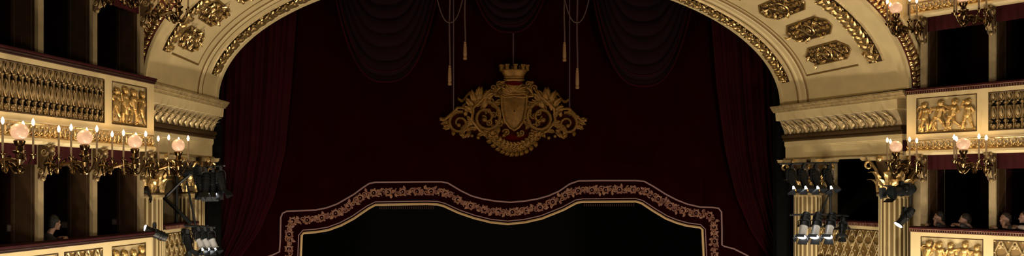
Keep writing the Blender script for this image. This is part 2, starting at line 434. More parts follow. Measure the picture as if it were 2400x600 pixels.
# ================================================================== COLUMNS
def capital(par, S, a, o, top, hgt, r):
    """Corinthian capital; local frame x along the wall, y out, z up"""
    base = top - hgt
    f = lambda x, y, z: S.P(a + x, o + y, base + z)
    m = MB(); m.lathe([(r * 1.08, 0), (r * 1.12, .03), (r * 1.02, .06), (r * .95, .08), (r * .95, hgt * .6), (r * 1.15, hgt * .85), (r * 1.2, hgt * .9)], n=20, f=f)
    bell = m.build('capital', M_GOLDD, par)
    m = MB(); W = r * 1.5
    rows = []
    for z, s in ((hgt * .89, .94), (hgt * .93, 1.0), (hgt * .97, 1.0), (hgt, 1.04)):
        ring = []
        for q in range(4):
            for k in range(6):
                x = -1 + 2 * k / 6; ang = q * pi / 2; y = 1 - .16 * (1 - x * x)
                ring.append((W * s * (x * cos(ang) - y * sin(ang)), W * s * (x * sin(ang) + y * cos(ang)), z))
        rows.append(ring)
    m.grid(rows, f, close_v=True); k = len(m.v); m.f.append([k - 24 + j for j in range(24)]); m.f.append([k - 96 + j for j in range(24)])
    m.build('abacus', M_GOLDP, bell)
    m = MB()
    for tier, (n, z0, H, off, rb) in enumerate(((8, .05, hgt * .42, 0, r * .98), (8, hgt * .22, hgt * .46, .5, r * 1.0))):
        for i in range(n):
            an = 2 * pi * (i + off) / n; rows = []
            for j in range(9):
                t = j / 8
                z = z0 + H * (t if t < .8 else .8 + .5 * (t - .8) - 1.5 * (t - .8) ** 2 * 2)
                rad = rb + .02 + .03 * t + .22 * r / .35 * max(0, t - .45) ** 1.6 * 2.2
                wd = (r * .36) * (sin(pi * (t * .72 + .2)) ** .7) * (1 - .2 * (j % 2))
                row = []
                for k, q in ((-1, -.02), (-.5, .025), (0, .0), (.5, .025), (1, -.02)):
                    b = an + k * wd / rad
                    row.append(((rad + q) * cos(b), (rad + q) * sin(b), z))
                rows.append(row)
            m.grid(rows, f)
    m.build('acanthus_leaves', M_GOLD, bell)
    m = MB()
    for q in range(4):
        an = pi / 4 + q * pi / 2
        for s1 in (-1, 1):
            path = [(r * 1.0, hgt * .45), (r * 1.12, hgt * .65), (r * 1.4, hgt * .83)]
            for i in range(9):
                b = pi / 2 - i * .75; q2 = .105 * (1 - i / 11)
                path.append((r * 1.55 + q2 * cos(b), hgt * .76 + q2 * sin(b)))
            m.tube([(p * cos(an) - s1 * (.05 + .10 * max(0, 1 - i / 3)) * sin(an), p * sin(an) + s1 * (.05 + .10 * max(0, 1 - i / 3)) * cos(an), z) for i, (p, z) in enumerate(path)], [.035] * 4 + [.03 - .002 * i for i in range(len(path) - 4)], 6, f)
        b = q * pi / 2
        m.ball((r * 1.3 * cos(b), r * 1.3 * sin(b), hgt * .93), .085, f, 8, 5)
    m.build('volutes', M_GOLD, bell)
def column(sg, a, o, r, which, top, hgt):
    S = PRO[sg]
    c = thing('fluted_column', f'cream fluted column with gilt leafy capital, {which} of the {WORD[sg]} pair', 'column', S.P(a, o, -HC))
    f = lambda x, y, z: S.P(a + x, o + y, z - HC)
    bot = top - hgt + HC
    m = MB(); N = 18
    m.lathe([(r * 1.06, .9), (r * 1.03, 1.5), (r, 3.0), (r * .97, bot - .1), (r * .97, bot)], n=N * 10, f=f, rfun=lambda b, z: 1 - .15 * max(0, sin(b * N) + .25) ** .55)
    m.build('shaft', M_CREAM, c)
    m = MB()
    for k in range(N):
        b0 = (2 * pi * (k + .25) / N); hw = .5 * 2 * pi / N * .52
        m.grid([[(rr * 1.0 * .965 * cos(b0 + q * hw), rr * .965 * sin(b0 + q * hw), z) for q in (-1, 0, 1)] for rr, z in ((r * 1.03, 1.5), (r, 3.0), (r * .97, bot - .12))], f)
    m.build('flute_shade_strips', M_FLUTE, c)  # strips laid in the grooves, their shade put into the colour
    m = MB(); m.lathe([(r * 1.5, 0), (r * 1.5, .35), (r * 1.35, .37), (r * 1.4, .5), (r * 1.2, .6), (r * 1.3, .75), (r * 1.08, .9)], n=28, f=f); m.build('base', M_CREAMD, c)
    m = MB(); m.lathe([(r * 1.0, bot - .06), (r * 1.1, bot - .04), (r * 1.1, bot + .0), (r * 1.0, bot + .02)], n=28, f=f); m.build('necking', M_GOLDP, c)
    capital(c, S, a, o, top, hgt, r)
    return c
COLS = {}
for sg, pf, pb in ((1, 2095, 1893), (-1, 346, 447)):
    S = PRO[sg]
    af = S.at(pf, o=-.78)[0]; ab = S.at(pb, o=-.78)[0]
    COLS[sg] = (af, ab)
    column(sg, af, -.78, .34, 'nearer', .68, .92)
    column(sg, ab, -.78, .36, 'farther', .68, .92)

# ================================================================== STAGE-SIDE BOXES (between the columns)
for sg, pe in ((1, 1946), (-1, 404)):
    S = PRO[sg]; af, ab = COLS[sg]
    ae = S.at(pe, o=-1.15)[0]
    def slab(a0, a1, o0, o1, h0, h1, name, mt):
        m = MB(); vs = [S.P(a, o, h) for a in (a0, a1) for o in (o0, o1) for h in (h0, h1)]
        m.add(vs, [[0, 1, 3, 2], [4, 6, 7, 5], [0, 4, 5, 1], [2, 3, 7, 6], [0, 2, 6, 4], [1, 5, 7, 3]]); return struct(name, m, mt)
    slab(ae, 4.15, -1.4, -1.15, -HC, .67, 'wall_' + WORD[sg], M_CREAMD)
    slab(-.12, af + .02, -1.4, -1.17, -HC, .67, 'wall_' + WORD[sg], M_CREAMD)
    slab(-.3, 4.2, -3.0, -2.8, -HC, 2.1, 'wall_' + WORD[sg], M_BLACK)
    slab(af - .2, ae + .2, -2.8, -1.2, -2.3, -2.05, 'floor_' + WORD[sg], M_VELVETD)
    slab(-.12, 4.15, -1.4, -1.35, .67, 2.1, 'wall_' + WORD[sg], M_BLACK)
    slab(-.3, -.12, -2.9, -1.2, -HC, 2.1, 'wall_' + WORD[sg], M_BLACK)
    slab(af, ae, -1.4, -1.2, -HC, -2.06, 'wall_' + WORD[sg], M_CREAMD)

# ================================================================== RELIEF FIGURES
POSES = [
    # (head, chest, hip, elbowL, handL, elbowR, handR, kneeL, footL, kneeR, footR) on a 1-high figure, x to the right
    dict(head=(.02, .88), ch=(0, .70), hip=(0, .46), eL=(-.16, .62), hL=(-.20, .78), eR=(.15, .60), hR=(.20, .45), kL=(-.10, .26), fL=(-.08, .02), kR=(.10, .25), fR=(.06, .02)),
    dict(head=(-.04, .87), ch=(-.01, .69), hip=(.05, .46), eL=(-.15, .60), hL=(-.06, .50), eR=(.16, .72), hR=(.30, .80), kL=(-.04, .28), fL=(-.20, .12), kR=(.17, .27), fR=(.20, .02)),
    dict(head=(.05, .86), ch=(.02, .68), hip=(-.04, .45), eL=(-.14, .70), hL=(-.28, .66), eR=(.17, .58), hR=(.28, .68), kL=(-.18, .30), fL=(-.28, .06), kR=(.10, .26), fR=(.20, .04)),
    dict(head=(0, .86), ch=(0, .68), hip=(-.02, .46), eL=(-.17, .74), hL=(-.12, .90), eR=(.15, .58), hR=(.06, .48), kL=(-.11, .27), fL=(-.14, .02), kR=(.07, .27), fR=(.14, .05)),
]
def putto(mb, x, y, H, pose, f, flip=1):
    p = POSES[pose]
    g = lambda k, z=.05: (x + flip * p[k][0] * H, y + p[k][1] * H, z)
    F = lambda a, b, c: f(a, b, c * .8)
    c = lambda a, b, r1, r2, z1=.045, z2=.045: mb.capsule(g(a, z1), g(b, z2), r1 * H, r2 * H, F, 7)
    mb.ball(g('head', .06), .095 * H, F, 10, 7, (1, 1.12, 1)); mb.ball((g('head')[0], g('head')[1] + .05 * H, .045), .10 * H, F, 8, 5, (1, .75, 1))
    c('ch', 'hip', .105, .115); mb.ball(g('ch', .06), .10 * H, F, 8, 5)
    for s in 'LR':
        z = .07 if s == 'L' else .04
        sh = (g('ch')[0] + (-.09 if s == 'L' else .09) * flip * H, g('ch')[1] + .03 * H, .05)
        mb.capsule(sh, g('e' + s, z), .05 * H, .042 * H, F, 6); mb.capsule(g('e' + s, z), g('h' + s, z), .042 * H, .028 * H, F, 6); mb.ball(g('h' + s, z), .04 * H, F, 6, 4)
        hp = (g('hip')[0] + (-.05 if s == 'L' else .05) * flip * H, g('hip')[1] - .02 * H, .045)
        mb.capsule(hp, g('k' + s, z), .075 * H, .055 * H, F, 7); mb.capsule(g('k' + s, z), g('f' + s, .04), .052 * H, .03 * H, F, 6)
        fo = g('f' + s, .045); mb.capsule(fo, (fo[0] + flip * .05 * H, fo[1] - .01 * H, .055), .032 * H, .026 * H, F, 5)
def wreath(mb, x, y, r, f):
    mb.tube([(x + r * cos(i * .524), y + r * 1.1 * sin(i * .524), .035) for i in range(12)], r * .26, 5, f, closed=True)
    for i in range(9): mb.leaf(x + r * cos(i * .698), y + r * 1.1 * sin(i * .698), i * .698 + 1.9, r * .6, r * .18, f, .03, .025)

# ================================================================== BALCONY PARAPETS
def quadbox(m, S, a0, a1, o0, o1, h0, h1):
    vs = [S.P(a, o, h) for a in (a0, a1) for o in (o0, o1) for h in (h0, h1)]
    m.add(vs, [[0, 1, 3, 2], [4, 6, 7, 5], [0, 4, 5, 1], [2, 3, 7, 6], [0, 2, 6, 4], [1, 5, 7, 3]])
def recess(par, S, a0, a1, h0, h1, nm, mt):
    m = MB(); quadbox(m, S, a0, a1, -.09, -.06, h0, h1); g = m.build(nm, mt, par, False)
    m = MB(); b = .018
    m.tube([S.P(a, -.012, h) for a, h in ((a0 + b, h0 + b), (a1 - b, h0 + b), (a1 - b, h1 - b), (a0 + b, h1 - b))], .014, 4, closed=True)
    m.build('panel_moulding', M_GOLDD, g)
    return g
def fig_panel(par, S, a0, a1, h0, h1, poses, seed):
    g = recess(par, S, a0, a1, h0, h1, 'relief_panel', M_CREAM)
    W = a1 - a0; H = h1 - h0; fl = 1 if S.sg > 0 else -1
    org = a0 if fl == 1 else a1                      # figures run from the picture's left edge of the panel
    f = lambda x, y, z: S.P(org + fl * x, -.055 + z, h0 + y)
    n = len(poses); rnd = random.Random(seed)
    for i, ps in enumerate(poses):
        m = MB(); x = W * (i + .62) / (n + .25); hh = H * rnd.uniform(.80, .90)
        putto(m, x, .05, hh, ps, f, 1 if i % 2 else -1)
        m.build('putto_relief', M_FIGURE, g)
    m = MB()
    xs = [W * (i + .12) / (n + .25) for i in range(n)]
    wreath(m, xs[0] + .06, H * .66, .07, f)
    if n > 2: wreath(m, xs[2] + .03, H * .50, .075, f)
    for i, x in enumerate(xs):
        m.scroll(x + .06, H * .22, .07, i, 1.1, 1 if i % 2 else -1, f, .016, .025)
        m.leaf(x + .02, .06, 1.3, .22, .04, f, .01, .03); m.leaf(x + .08, .06, 1.9, .17, .035, f, .01, .03)
    m.tube([(.06 + (W - .12) * i / 16, H * .06 + .008 * sin(i * 1.4), .015) for i in range(17)], .016, 5, f)
    m.build('carved_foliage', M_FIGURE, g)
def bal_panel(par, S, a0, a1, h0, h1):
    g = recess(par, S, a0, a1, h0, h1, 'lyre_panel', M_GROOVE)
    H = h1 - h0; n = max(2, round((a1 - a0 - .03) / .145)); st = (a1 - a0 - .03) / n
    m = MB(); md = MB()
    for i in range(n + 1):                              # thin upright rods with collars
        a = a0 + .015 + i * st; f = S.f(a, h0, -.05)
        m.tube([(0, .02, .012), (0, H - .02, .012)], .012, 5, f)
        for y in (.27, .72): m.ball((0, y * H, .015), .026, f, 6, 4)
    for i in range(n):
        a = a0 + .015 + (i + .5) * st; f = S.f(a, h0, -.05); w2 = st * .40
        m.tube([(w2 * cos(q) * .8, H * .87 + .085 * sin(q), .02) for q in [k * 2 * pi / 10 for k in range(10)]], .014, 5, f, closed=True)
        m.leaf(0, H * .80, pi / 2, .15, .03, f, .01, .03)
        m.ball((0, H * .745, .03), .026, f, 7, 5)
        # long oval stem between two waists
        m.tube([(w2 * sin(pi * k / 10) * .75, H * (.30 + .33 * k / 10), .016) for k in range(11)], .013, 5, f)
        m.tube([(-w2 * sin(pi * k / 10) * .75, H * (.30 + .33 * k / 10), .016) for k in range(11)], .013, 5, f)
        m.leaf(0, H * .34, pi / 2, H * .24, .034, f, .004, .03)
        m.scroll(0, H * .12, w2 * .95, pi / 2 + .6, 1.15, 1, f, .016, .02)
        m.leaf(0, H * .02, pi / 2, .12, .03, f, .006, .025)
        for y in (.235, .70):                           # dark pierced waists
            md.add([(-w2 * 1.1, y * H + .055, .003), (w2 * 1.1, y * H + .055, .003), (.02, y * H, .003), (w2 * 1.1, y * H - .055, .003), (-w2 * 1.1, y * H - .055, .003), (-.02, y * H, .003)], [[0, 1, 2, 5], [5, 2, 3, 4]], S.f(a, h0, -.058))
    m.build('lyre_balusters', M_LYRE, g); md.build('pierced_waist', M_BLACK, g)
def lat_panel(par, S, a0, a1, h0, h1, back=M_GROOVE, mt=M_GOLDP):
    g = recess(par, S, a0, a1, h0, h1, 'lattice_panel', back)
    H = h1 - h0; n = max(2, round((a1 - a0) / .26)); st = (a1 - a0) / n
    m = MB()
    f = S.f(a0, h0, -.05)
    for i in range(-1, n + 1):
        for s1 in (1, -1):                              # crossing waves make pointed ovals
            path = []
            for k in range(25):
                y = H * k / 24; x = (i + .5) * st + s1 * st * .5 * (1 - 2 * abs(((y / (H / 1.5)) % 2) - 1)) * .98
                if 0.01 <= x <= a1 - a0 - .01: path.append((x, y, .015))
            if len(path) > 2: m.tube(path, .017, 5, f)
        if i >= 0:
            for y in (.17, .5, .83):
                m.ball(((i + .5) * st, y * H, .02), .034, f, 7, 4, (1, 1.5, .7))
                for q in range(4): m.leaf((i + .5) * st, y * H, q * pi / 2 + .78, .085, .022, f, .01, .02, nu=4)
            for y in (.0, .333, .667, 1):
                m.ball((i * st + .02, min(max(y, .04), .96) * H, .028), .024, f, 6, 4)
    m.build('lattice', mt, g)
def parapet(sg, hr, tier, segs, label, fringe=True, S=None, a0=None, a1=None, o=0, fascia=True):
    S = S or BAL[sg]
    p = thing('balcony_parapet', label, 'parapet', S.P((a0 + a1) / 2, -.1, hr - 1.13))
    m = MB()
    quadbox(m, S, a0, a1, -.12, 0, hr - .21, hr - .12); quadbox(m, S, a0, a1, -.12, 0, hr - 1.13, hr - 1.03)
    prev = a0
    for kind, x0, x1, *r in segs:
        quadbox(m, S, prev, x0, -.12, 0, hr - 1.03, hr - .21); prev = x1
    quadbox(m, S, prev, a1, -.12, 0, hr - 1.03, hr - .21)
    quadbox(m, S, a0, a1, -.12, -.09, hr - 1.03, hr - .21)
    m.build('frame', M_CREAM, p, False)
    for i, (kind, x0, x1, *r) in enumerate(segs):
        if kind == 'fig': fig_panel(p, S, x0, x1, hr - 1.03, hr - .21, r[0], i + int(hr * 10))
        elif kind == 'bal': bal_panel(p, S, x0, x1, hr - 1.03, hr - .21)
        else: lat_panel(p, S, x0, x1, hr - 1.03, hr - .21)
    # hand rail: velvet pad on a moulded rail
    m = MB(); prof = [(-.22, hr - .03), (-.20, hr), (.04, hr), (.075, hr - .015), (.075, hr - .04), (.05, hr - .05), (-.2, hr - .05)]
    m.grid([[S.P(a, oo, h) for oo, h in prof] for a in (a0, a1)], close_v=True)
    k = len(prof); m.f.append(list(range(k))); m.f.append([k + j for j in range(k)]); m.build('velvet_rail', M_VELVET, p)
    m = MB(); prof = [(-.15, hr - .05), (.055, hr - .05), (.06, hr - .075), (.03, hr - .09), (.03, hr - .115), (.0, hr - .125), (-.15, hr - .125)]
    m.grid([[S.P(a, oo, h) for oo, h in prof] for a in (a0, a1)], close_v=True); m.f.append(list(range(k))); m.f.append([k + j for j in range(k)])
    m.build('rail_moulding', M_RAILWOOD, p)
    if fringe:
        m = MB(); a = a0 + .02
        while a < a1:
            m.tube([S.P(a, .068, hr - .042), S.P(a, .066, hr - .125)], [.011, .015], 5); a += .048
        m.tube([S.P(a0, .066, hr - .05), S.P(a1, .066, hr - .05)], .014, 5)
        m.build('rail_fringe', M_EMB, p)
    if fascia:
        m = MB(); prof = [(-.2, hr - 1.13), (.015, hr - 1.13), (.015, hr - 1.155), (-.02, hr - 1.165), (-.05, hr - 1.39), (-.2, hr - 1.39)]
        m.grid([[S.P(a, oo, h) for oo, h in prof] for a in (a0, a1)]); m.f.append(list(range(6))); m.f.append([6 + j for j in range(6)])
        g = m.build('carved_band', M_CREAMD, p, False)
        m = MB(); a = a0 + .06; i = 0; st = .125
        while a < a1 - .04:
            f = lambda x, y, z, a=a: S.P(a + x, -.045 + y * .10 + z, hr - 1.39 + y)
            for an in (-.75, 0, .75): m.leaf(0, .02, pi / 2 + an, .155 if an == 0 else .11, .026, f, .008, .03, nu=4)
            m.ball((0, .03, .02), .026, f, 6, 4); m.ball((st / 2, .165, .015), .024, f, 6, 4); m.ball((st / 2, .07, .01), .018, f, 6, 4)
            a += st
        m.tube([S.P(a0, -.03, hr - 1.375), S.P(a1, -.03, hr - 1.375)], .014, 5); m.tube([S.P(a0, -.005, hr - 1.175), S.P(a1, -.005, hr - 1.175)], .012, 5)
        m.build('carved_leaves', M_GOLD, g)
        m = MB(); prof = [(-.2, hr - 1.39), (.0, hr - 1.39), (.045, hr - 1.41), (.05, hr - 1.455), (.02, hr - 1.485), (-.02, hr - 1.50), (-.2, hr - 1.50)]
        m.grid([[S.P(a, oo, h) for oo, h in prof] for a in (a0, a1)]); m.f.append(list(range(7))); m.f.append([7 + j for j in range(7)])
        m.build('ledge', M_CREAM, p, False)
        m = MB(); rows = []
        n = int((a1 - a0) / .03)
        for i in range(n + 1):
            a = a0 + (a1 - a0) * i / n; wv = .012 * sin(i * 1.3) + .01 * sin(i * .37)
            rows.append([S.P(a, -.20 + wv * .3, hr - 1.42), S.P(a, -.20 + wv, hr - 1.65), S.P(a, -.20 + wv * 1.3, hr - 1.83), S.P(a, -.215 + wv * 1.3, hr - 1.83)])
        m.grid(rows); m.build('velvet_valance', M_VELVET, p)
    return p
pxs = lambda sg, x: BAL[sg].at(x)[0]
for tier, dy in (('middle', 0), ('upper', 3.11)):
    hr = 2.16 + dy
    word = 'middle' if tier == 'middle' else 'upper'
    parapet(-1, hr, tier, [('fig', pxs(-1, 345), pxs(-1, 262), [1, 0, 3, 2])] + ([('bal', pxs(-1, 246), 6.7)] if tier == 'middle' else []),
            ('left middle balcony front with a long gold lyre panel and a figure relief' if tier == 'middle' else 'left uppermost balcony, only its red velvet valance showing at the top'), False, a0=pxs(-1, 361), a1=7.1)
    parapet(1, hr, tier, [('fig', pxs(1, 2147), pxs(1, 2290), [0, 2, 1, 3])] + ([('bal', pxs(1, 2316), 5.0)] if tier == 'middle' else []),
            ('right middle balcony front with putti holding wreaths and a lyre panel' if tier == 'middle' else 'right uppermost balcony front, only its carved underside band showing at top'), True, a0=pxs(1, 2125) if tier == 'middle' else pxs(1, 2132), a1=5.15)
parapet(-1, -.95, 'lower', [('fig', pxs(-1, 343), pxs(-1, 262), [0, 3, 1, 2]), ('lat', pxs(-1, 242), pxs(-1, 150)), ('fig', pxs(-1, 138), 6.6, [1, 2, 0, 3, 1, 2])],
        'left lower balcony front with dark red rail at the bottom edge', False, a0=pxs(-1, 356), a1=7.1)
parapet(1, -.95, 'lower', [('fig', pxs(1, 2157), pxs(1, 2305), [1, 3, 0, 2, 1]), ('lat', pxs(1, 2328), 5.0)],
        'right lower balcony front with fringed rail, gold figure group and pointed lattice', True, a0=pxs(1, 2134), a1=5.15)
for sg in (1, -1):
    S0 = PRO[sg]; af, ab = COLS[sg]
    S2 = Side(S0.A + S0.n * (-.80 if sg > 0 else -.55), S0.e, sg)
    parapet(sg, -.93, 'stage', [('lat', af + .42, ab - .30)], f'short lattice-fronted box parapet between the {WORD[sg]} stage columns', True, S=S2, a0=af + .30, a1=ab - .18, fascia=False)

# ================================================================== BOX DIVIDERS, with consoles
DIVS = {-1: [334, 224, 97], 1: [2164, 2325]}
DA = {sg: [BAL[sg].at(x, o=-.16)[0] for x in DIVS[sg]] for sg in (-1, 1)}
DA[-1] += [DA[-1][-1] + 1.5, DA[-1][-1] + 3.0]; DA[1] += [DA[1][-1] + 1.35, DA[1][-1] + 2.7]
ORD = ['next to the stage arch', 'second from the stage arch', 'third from the stage arch', 'fourth from the stage arch', 'fifth from the stage arch']
def divider(sg, a, hr, label):
    S = BAL[sg]; fl = hr - 1.13; top = hr + 1.69
    d = thing('box_divider', label, 'partition', S.P(a, -.3, fl))
    m = MB(); quadbox(m, S, a - .065, a + .065, -.24, -.17, hr - .9, top - .05)
    quadbox(m, S, a - .08, a + .08, -.25, -.16, hr - 1.12, hr - .82)
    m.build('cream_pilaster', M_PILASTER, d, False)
    m = MB(); quadbox(m, S, a - .055, a + .055, -.72, -.24, fl, top); m.build('wood_panel', M_BROWN, d, False)
    m = MB()
    for s1 in (-1, 1):
        f = lambda x, y, z: S.P(a + s1 * (.055 + z), -.48 + x, hr + .4 + y)
        m.tube([(-.17, -1.3, .004), (.17, -1.3, .004), (.17, 1.1, .004), (-.17, 1.1, .004)], .012, 4, f, closed=True)
    m.build('panel_moulding', M_BROWN, d)
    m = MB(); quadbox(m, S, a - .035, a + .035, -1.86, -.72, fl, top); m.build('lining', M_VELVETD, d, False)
    # gilded console under the ledge
    f = lambda x, y, z: S.P(a + x, -.17 + z, top - .10 + y)
    m = MB()
    prof = [(0, 0), (.20, 0), (.21, -.08), (.17, -.16), (.10, -.26), (.08, -.40), (.05, -.52), (0, -.56)]
    m.grid([[(x, y, z) for z, y in prof] for x in (-.075, -.04, .04, .075)], f)
    k = len(prof); m.f.append(list(range(len(m.v) - k, len(m.v)))); m.f.append(list(range(len(m.v) - 4 * k, len(m.v) - 3 * k)))
    c = m.build('console', M_GOLDD, d)
    m = MB()
    for s1 in (-1, 1):
        fs = lambda x, y, z: f(s1 * (.075 + z), y, x)
        m.scroll(.13, -.10, .075, 0, 1.3, -1, fs, .018, .005); m.scroll(.07, -.42, .06, 2, 1.2, 1, fs, .016, .005)
    m.leaf(0, -.50, pi / 2, .38, .06, lambda x, y, z: f(x, y, z + .07 + .12 * max(0, y + .5)), .01, .05)
    m.ball((0, -.55, .04), .045, f, 7, 5); m.ball((0, -.06, .22), .05, f, 7, 5)
    for x in (-.06, 0, .06): m.ball((x, .0, .21), .028, f, 6, 4)
    m.build('carved_leaves', M_LYRE, c)
    return d
for sg in (-1, 1):
    for tier in ('middle', 'lower'):
        for i, a in enumerate(DA[sg]):
            if i > (3 if sg < 0 else 2): continue
            divider(sg, a, TIER[tier], f'brown box divider with cream edge, {WORD[sg]} {tier} tier, {ORD[i]}')

# ================================================================== CANDELABRA
FLAMES = {}
def candelabrum(sg, a, h0, label, group, power, yaw=0.0):
    """h0: height of the arms' root; arms run out towards the middle of the house"""
    S = BAL[sg]; root = S.P(a, 0.0, h0)
    t = thing('candelabrum', label, 'candelabrum', root, group)
    ex = V((-sg * cos(yaw), -sin(yaw) , 0)); ey = V((sin(yaw) * -sg * 0, 1, 0))
    f = lambda x, y, z: root + ex * x + ey * y + V((0, 0, z))
    m = MB()                                            # wall stem: turned rod with leaves
    m.tube([f(-.10, 0, -.02), f(.0, 0, .0), f(.12, 0, -.05), f(.26, 0, -.02), f(.40, 0, .03), f(.55, 0, .0), f(.66, 0, .04)], [.03, .045, .032, .028, .03, .026, .03], 7)
    m.lathe([(.0, -.20), (.035, -.17), (.06, -.08), (.03, .0), (.05, .05), (.03, .10), (.02, .16)], n=10, f=lambda x, y, z: f(.02 + x, y, z))
    for k in range(7): m.leaf(.02 + .085 * k, 0, (-1) ** k * .9, .13, .035, lambda x, y, z: f(x, z, y * 1.0 - .02), .0, .04)
    m.build('stem', M_BRASS, t)
    m = MB()                                            # crown-shaped globe holder
    gx = .57
    m.lathe([(.03, -.06), (.06, -.02), (.085, .02), (.06, .04), (.055, .10), (.095, .13), (.10, .15), (.06, .16), (.05, .22), (.075, .26), (.085, .30), (.06, .32)], n=14, f=lambda x, y, z: f(gx + x, y, z))
    m.ball((gx, 0, -.12), .05, f, 8, 6)
    hd = m.build('globe_holder', M_BRASS, t)
    m = MB(); m.ball((gx, 0, .44), .128, f, 24, 16); m.build('globe', M_GLOBE, t)
    for r, l, top, in ((.22, -.20, .56), (.44, -.27, .58), (.76, .02, .58), (.52, .26, .56)):
        m = MB(); bx, by = (.10, 0) if r < .4 else (.40, 0)
        path = []
        for k in range(11):                             # S-shaped arm swinging below its root and up to the cup
            q = k / 10
            path.append(f(bx + (r - bx) * (q ** .8), by + (l - by) * q, -.02 - .20 * sin(pi * min(1, q * 1.05)) ** 1.0 + .10 * q))
        m.tube(path, [.02 - .006 * k / 10 for k in range(11)], 6)
        e = (r, l)
        for s1 in (-1, 1): m.scroll((bx + r) / 2, -.12, .055, s1, 1.1, s1, lambda x, y, z: f(x, l * .55 + z, y), .011, .0)
        m.lathe([(.012, .03), (.03, .06), (.052, .085), (.055, .10), (.02, .105), (.022, .14)], n=10, f=lambda x, y, z: f(r + x, l + y, z))
        m.build('arm', M_BRASS, t)
        m = MB(); m.lathe([(.017, .13), (.017, top - .05)], n=8, f=lambda x, y, z: f(r + x, l + y, z)); c = m.build('candle', M_CANDLE, t)
        m = MB(); m.lathe([(.006, top - .05), (.020, top - .025), (.026, top), (.018, top + .03), (.004, top + .06)], n=8, f=lambda x, y, z: f(r + x, l + y, z)); m.build('flame_bulb', M_FLAME, c)
    if power: lamp('candelabrum_light', f(.48, -.06, .72), power, .06, (1, .64, .32))
    return t
CGRP = 'candelabra along the balcony fronts'
CL = {(-1, 'lower'): ['globe candelabrum beside the left stage columns, its globe the palest of the left row', 'globe candelabrum under the left figure relief, second from the stage', 'globe candelabrum under the left lyre panel, third from the stage', 'globe candelabrum at the left picture edge, largest of the row'],
      (1, 'lower'): ['globe candelabrum in front of the right stage column capital', 'globe candelabrum under the right putti relief panel', 'globe candelabrum beyond the right picture edge'],
      (-1, 'middle'): ['candelabrum at top left, its brass arms crossing the arch foot', 'candelabrum at top left, its arms cut by the picture edge above the second box', 'candelabrum high left, above the third box pillar', 'candelabrum high left, above the fourth box pillar'],
      (1, 'middle'): ['candelabrum with white globe beside the right foot of the arch', 'candelabrum at the top right edge, hanging over the upper box', 'candelabrum beyond the top right edge']}
for (sg, tier), labs in CL.items():
    for i, lb in enumerate(labs):
        if sg > 0 and i == 2: continue
        if tier == 'middle' and sg < 0 and i > 1: continue
        candelabrum(sg, DA[sg][i], TIER[tier] + (1.30 if sg < 0 else 1.36), lb, CGRP, 5)
# small pale plates inside the boxes
for sg, (px, py), di, lb in [(-1, (30, 535), 2, 'small pale plate low in the left lower box nearest the picture edge'), (-1, (157, 527), 1, 'small pale plate in the left lower box right of the dim head'),
                         (-1, (274, 520), 0, 'small pale plate in the left lower box nearest the stage'), (-1, (40, 94), 2, 'small pale plate in the left middle box at the picture edge'),
                         (-1, (176, 130), 1, 'small pale plate in the second left middle box'), (-1, (283, 160), 0, 'small pale plate in the left middle box nearest the arch')]:
    S = BAL[sg]; a = DA[sg][di] + .037; r = ray(px, py)
    t = (a - (CX - S.A.x) * S.e.x - (CY - S.A.y) * S.e.y) / (r.x * S.e.x + r.y * S.e.y)
    p = V((CX + r.x * t, CY + r.y * t)); o = (p - S.A).dot(S.n); h = r.z * t
    pl = thing('wall_plate', lb, 'plate', S.P(a, o, h - .06))
    m = MB(); quadbox(m, S, a, a + .012, o - .10, o + .10, h - .06, h + .06); m.build('plate', M_PLATE, pl, False)
    m = MB(); b = [S.P(a + .013, o + x, h + z) for x, z in ((-.10, -.06), (.10, -.06), (.10, .06), (-.10, .06))]; m.tube(b, .012, 5, closed=True); m.build('rim', M_BROWN, pl)

# ================================================================== STAGE CURTAIN WITH THE EMBROIDERED PORTAL
YC = 5.2
INNER = [(706, 700), (706, 600), (708, 552), (712, 547), (740, 545), (770, 540), (800, 529), (830, 513), (865, 489), (880, 481), (1000, 479), (1025, 480), (1040, 484), (1075, 500), (1110, 512), (1150, 522), (1190, 526), (1230, 522), (1270, 513), (1320, 493), (1352, 476), (1365, 474), (1490, 473), (1503, 477), (1530, 495), (1560, 513), (1585, 523), (1610, 530), (1640, 534), (1645, 538), (1648, 600), (1650, 700)]
PIPE = [(560, 640), (600, 612), (640, 597), (655, 590), (657, 560), (658, 510), (662, 500), (672, 495), (740, 492), (765, 487), (790, 478), (830, 455), (850, 440), (865, 430), (880, 427), (1000, 426), (1035, 426), (1050, 429), (1080, 447), (1105, 459), (1130, 466), (1160, 471), (1195, 474), (1230, 471), (1260, 466), (1285, 459), (1310, 448), (1335, 431), (1355, 424), (1400, 423), (1490, 423), (1510, 425), (1530, 436), (1560, 455), (1585, 468), (1610, 478), (1640, 485), (1670, 486), (1684, 488), (1691, 497), (1692, 540), (1692, 574), (1697, 577), (1720, 583), (1750, 598), (1790, 625)]
EMB = [(676, 690), (677, 600), (678, 530), (684, 518), (700, 517), (740, 514), (780, 503), (815, 485), (845, 463), (860, 455), (880, 451), (1000, 448), (1035, 450), (1055, 457), (1080, 472), (1110, 485), (1150, 494), (1190, 498), (1230, 494), (1270, 485), (1310, 466), (1340, 449), (1360, 446), (1490, 444), (1515, 449), (1545, 468), (1580, 487), (1610, 496), (1650, 502), (1666, 506), (1672, 518), (1674, 560), (1677, 690)]
inn = [onY(x, y, YC) for x, y in INNER]
xl, xr = inn[0].x, inn[-1].x
def inner_z(x):
    for p, q in zip(inn, inn[1:]):
        if p.x <= x <= q.x and q.x > p.x + 1e-6: return p.z + (q.z - p.z) * (x - p.x) / (q.x - p.x)
    return inn[0].z
cur = thing('stage_curtain', 'dark red stage curtain with gold-bordered stepped opening in the middle', 'curtain', (0, YC, .8))
def fold(x, z):
    return .018 * sin(x * 5.1 + .4 * sin(x * 1.7)) + .010 * sin(x * 13.0 + z * .2)
m = MB(); TOPZ = HC + 6.6
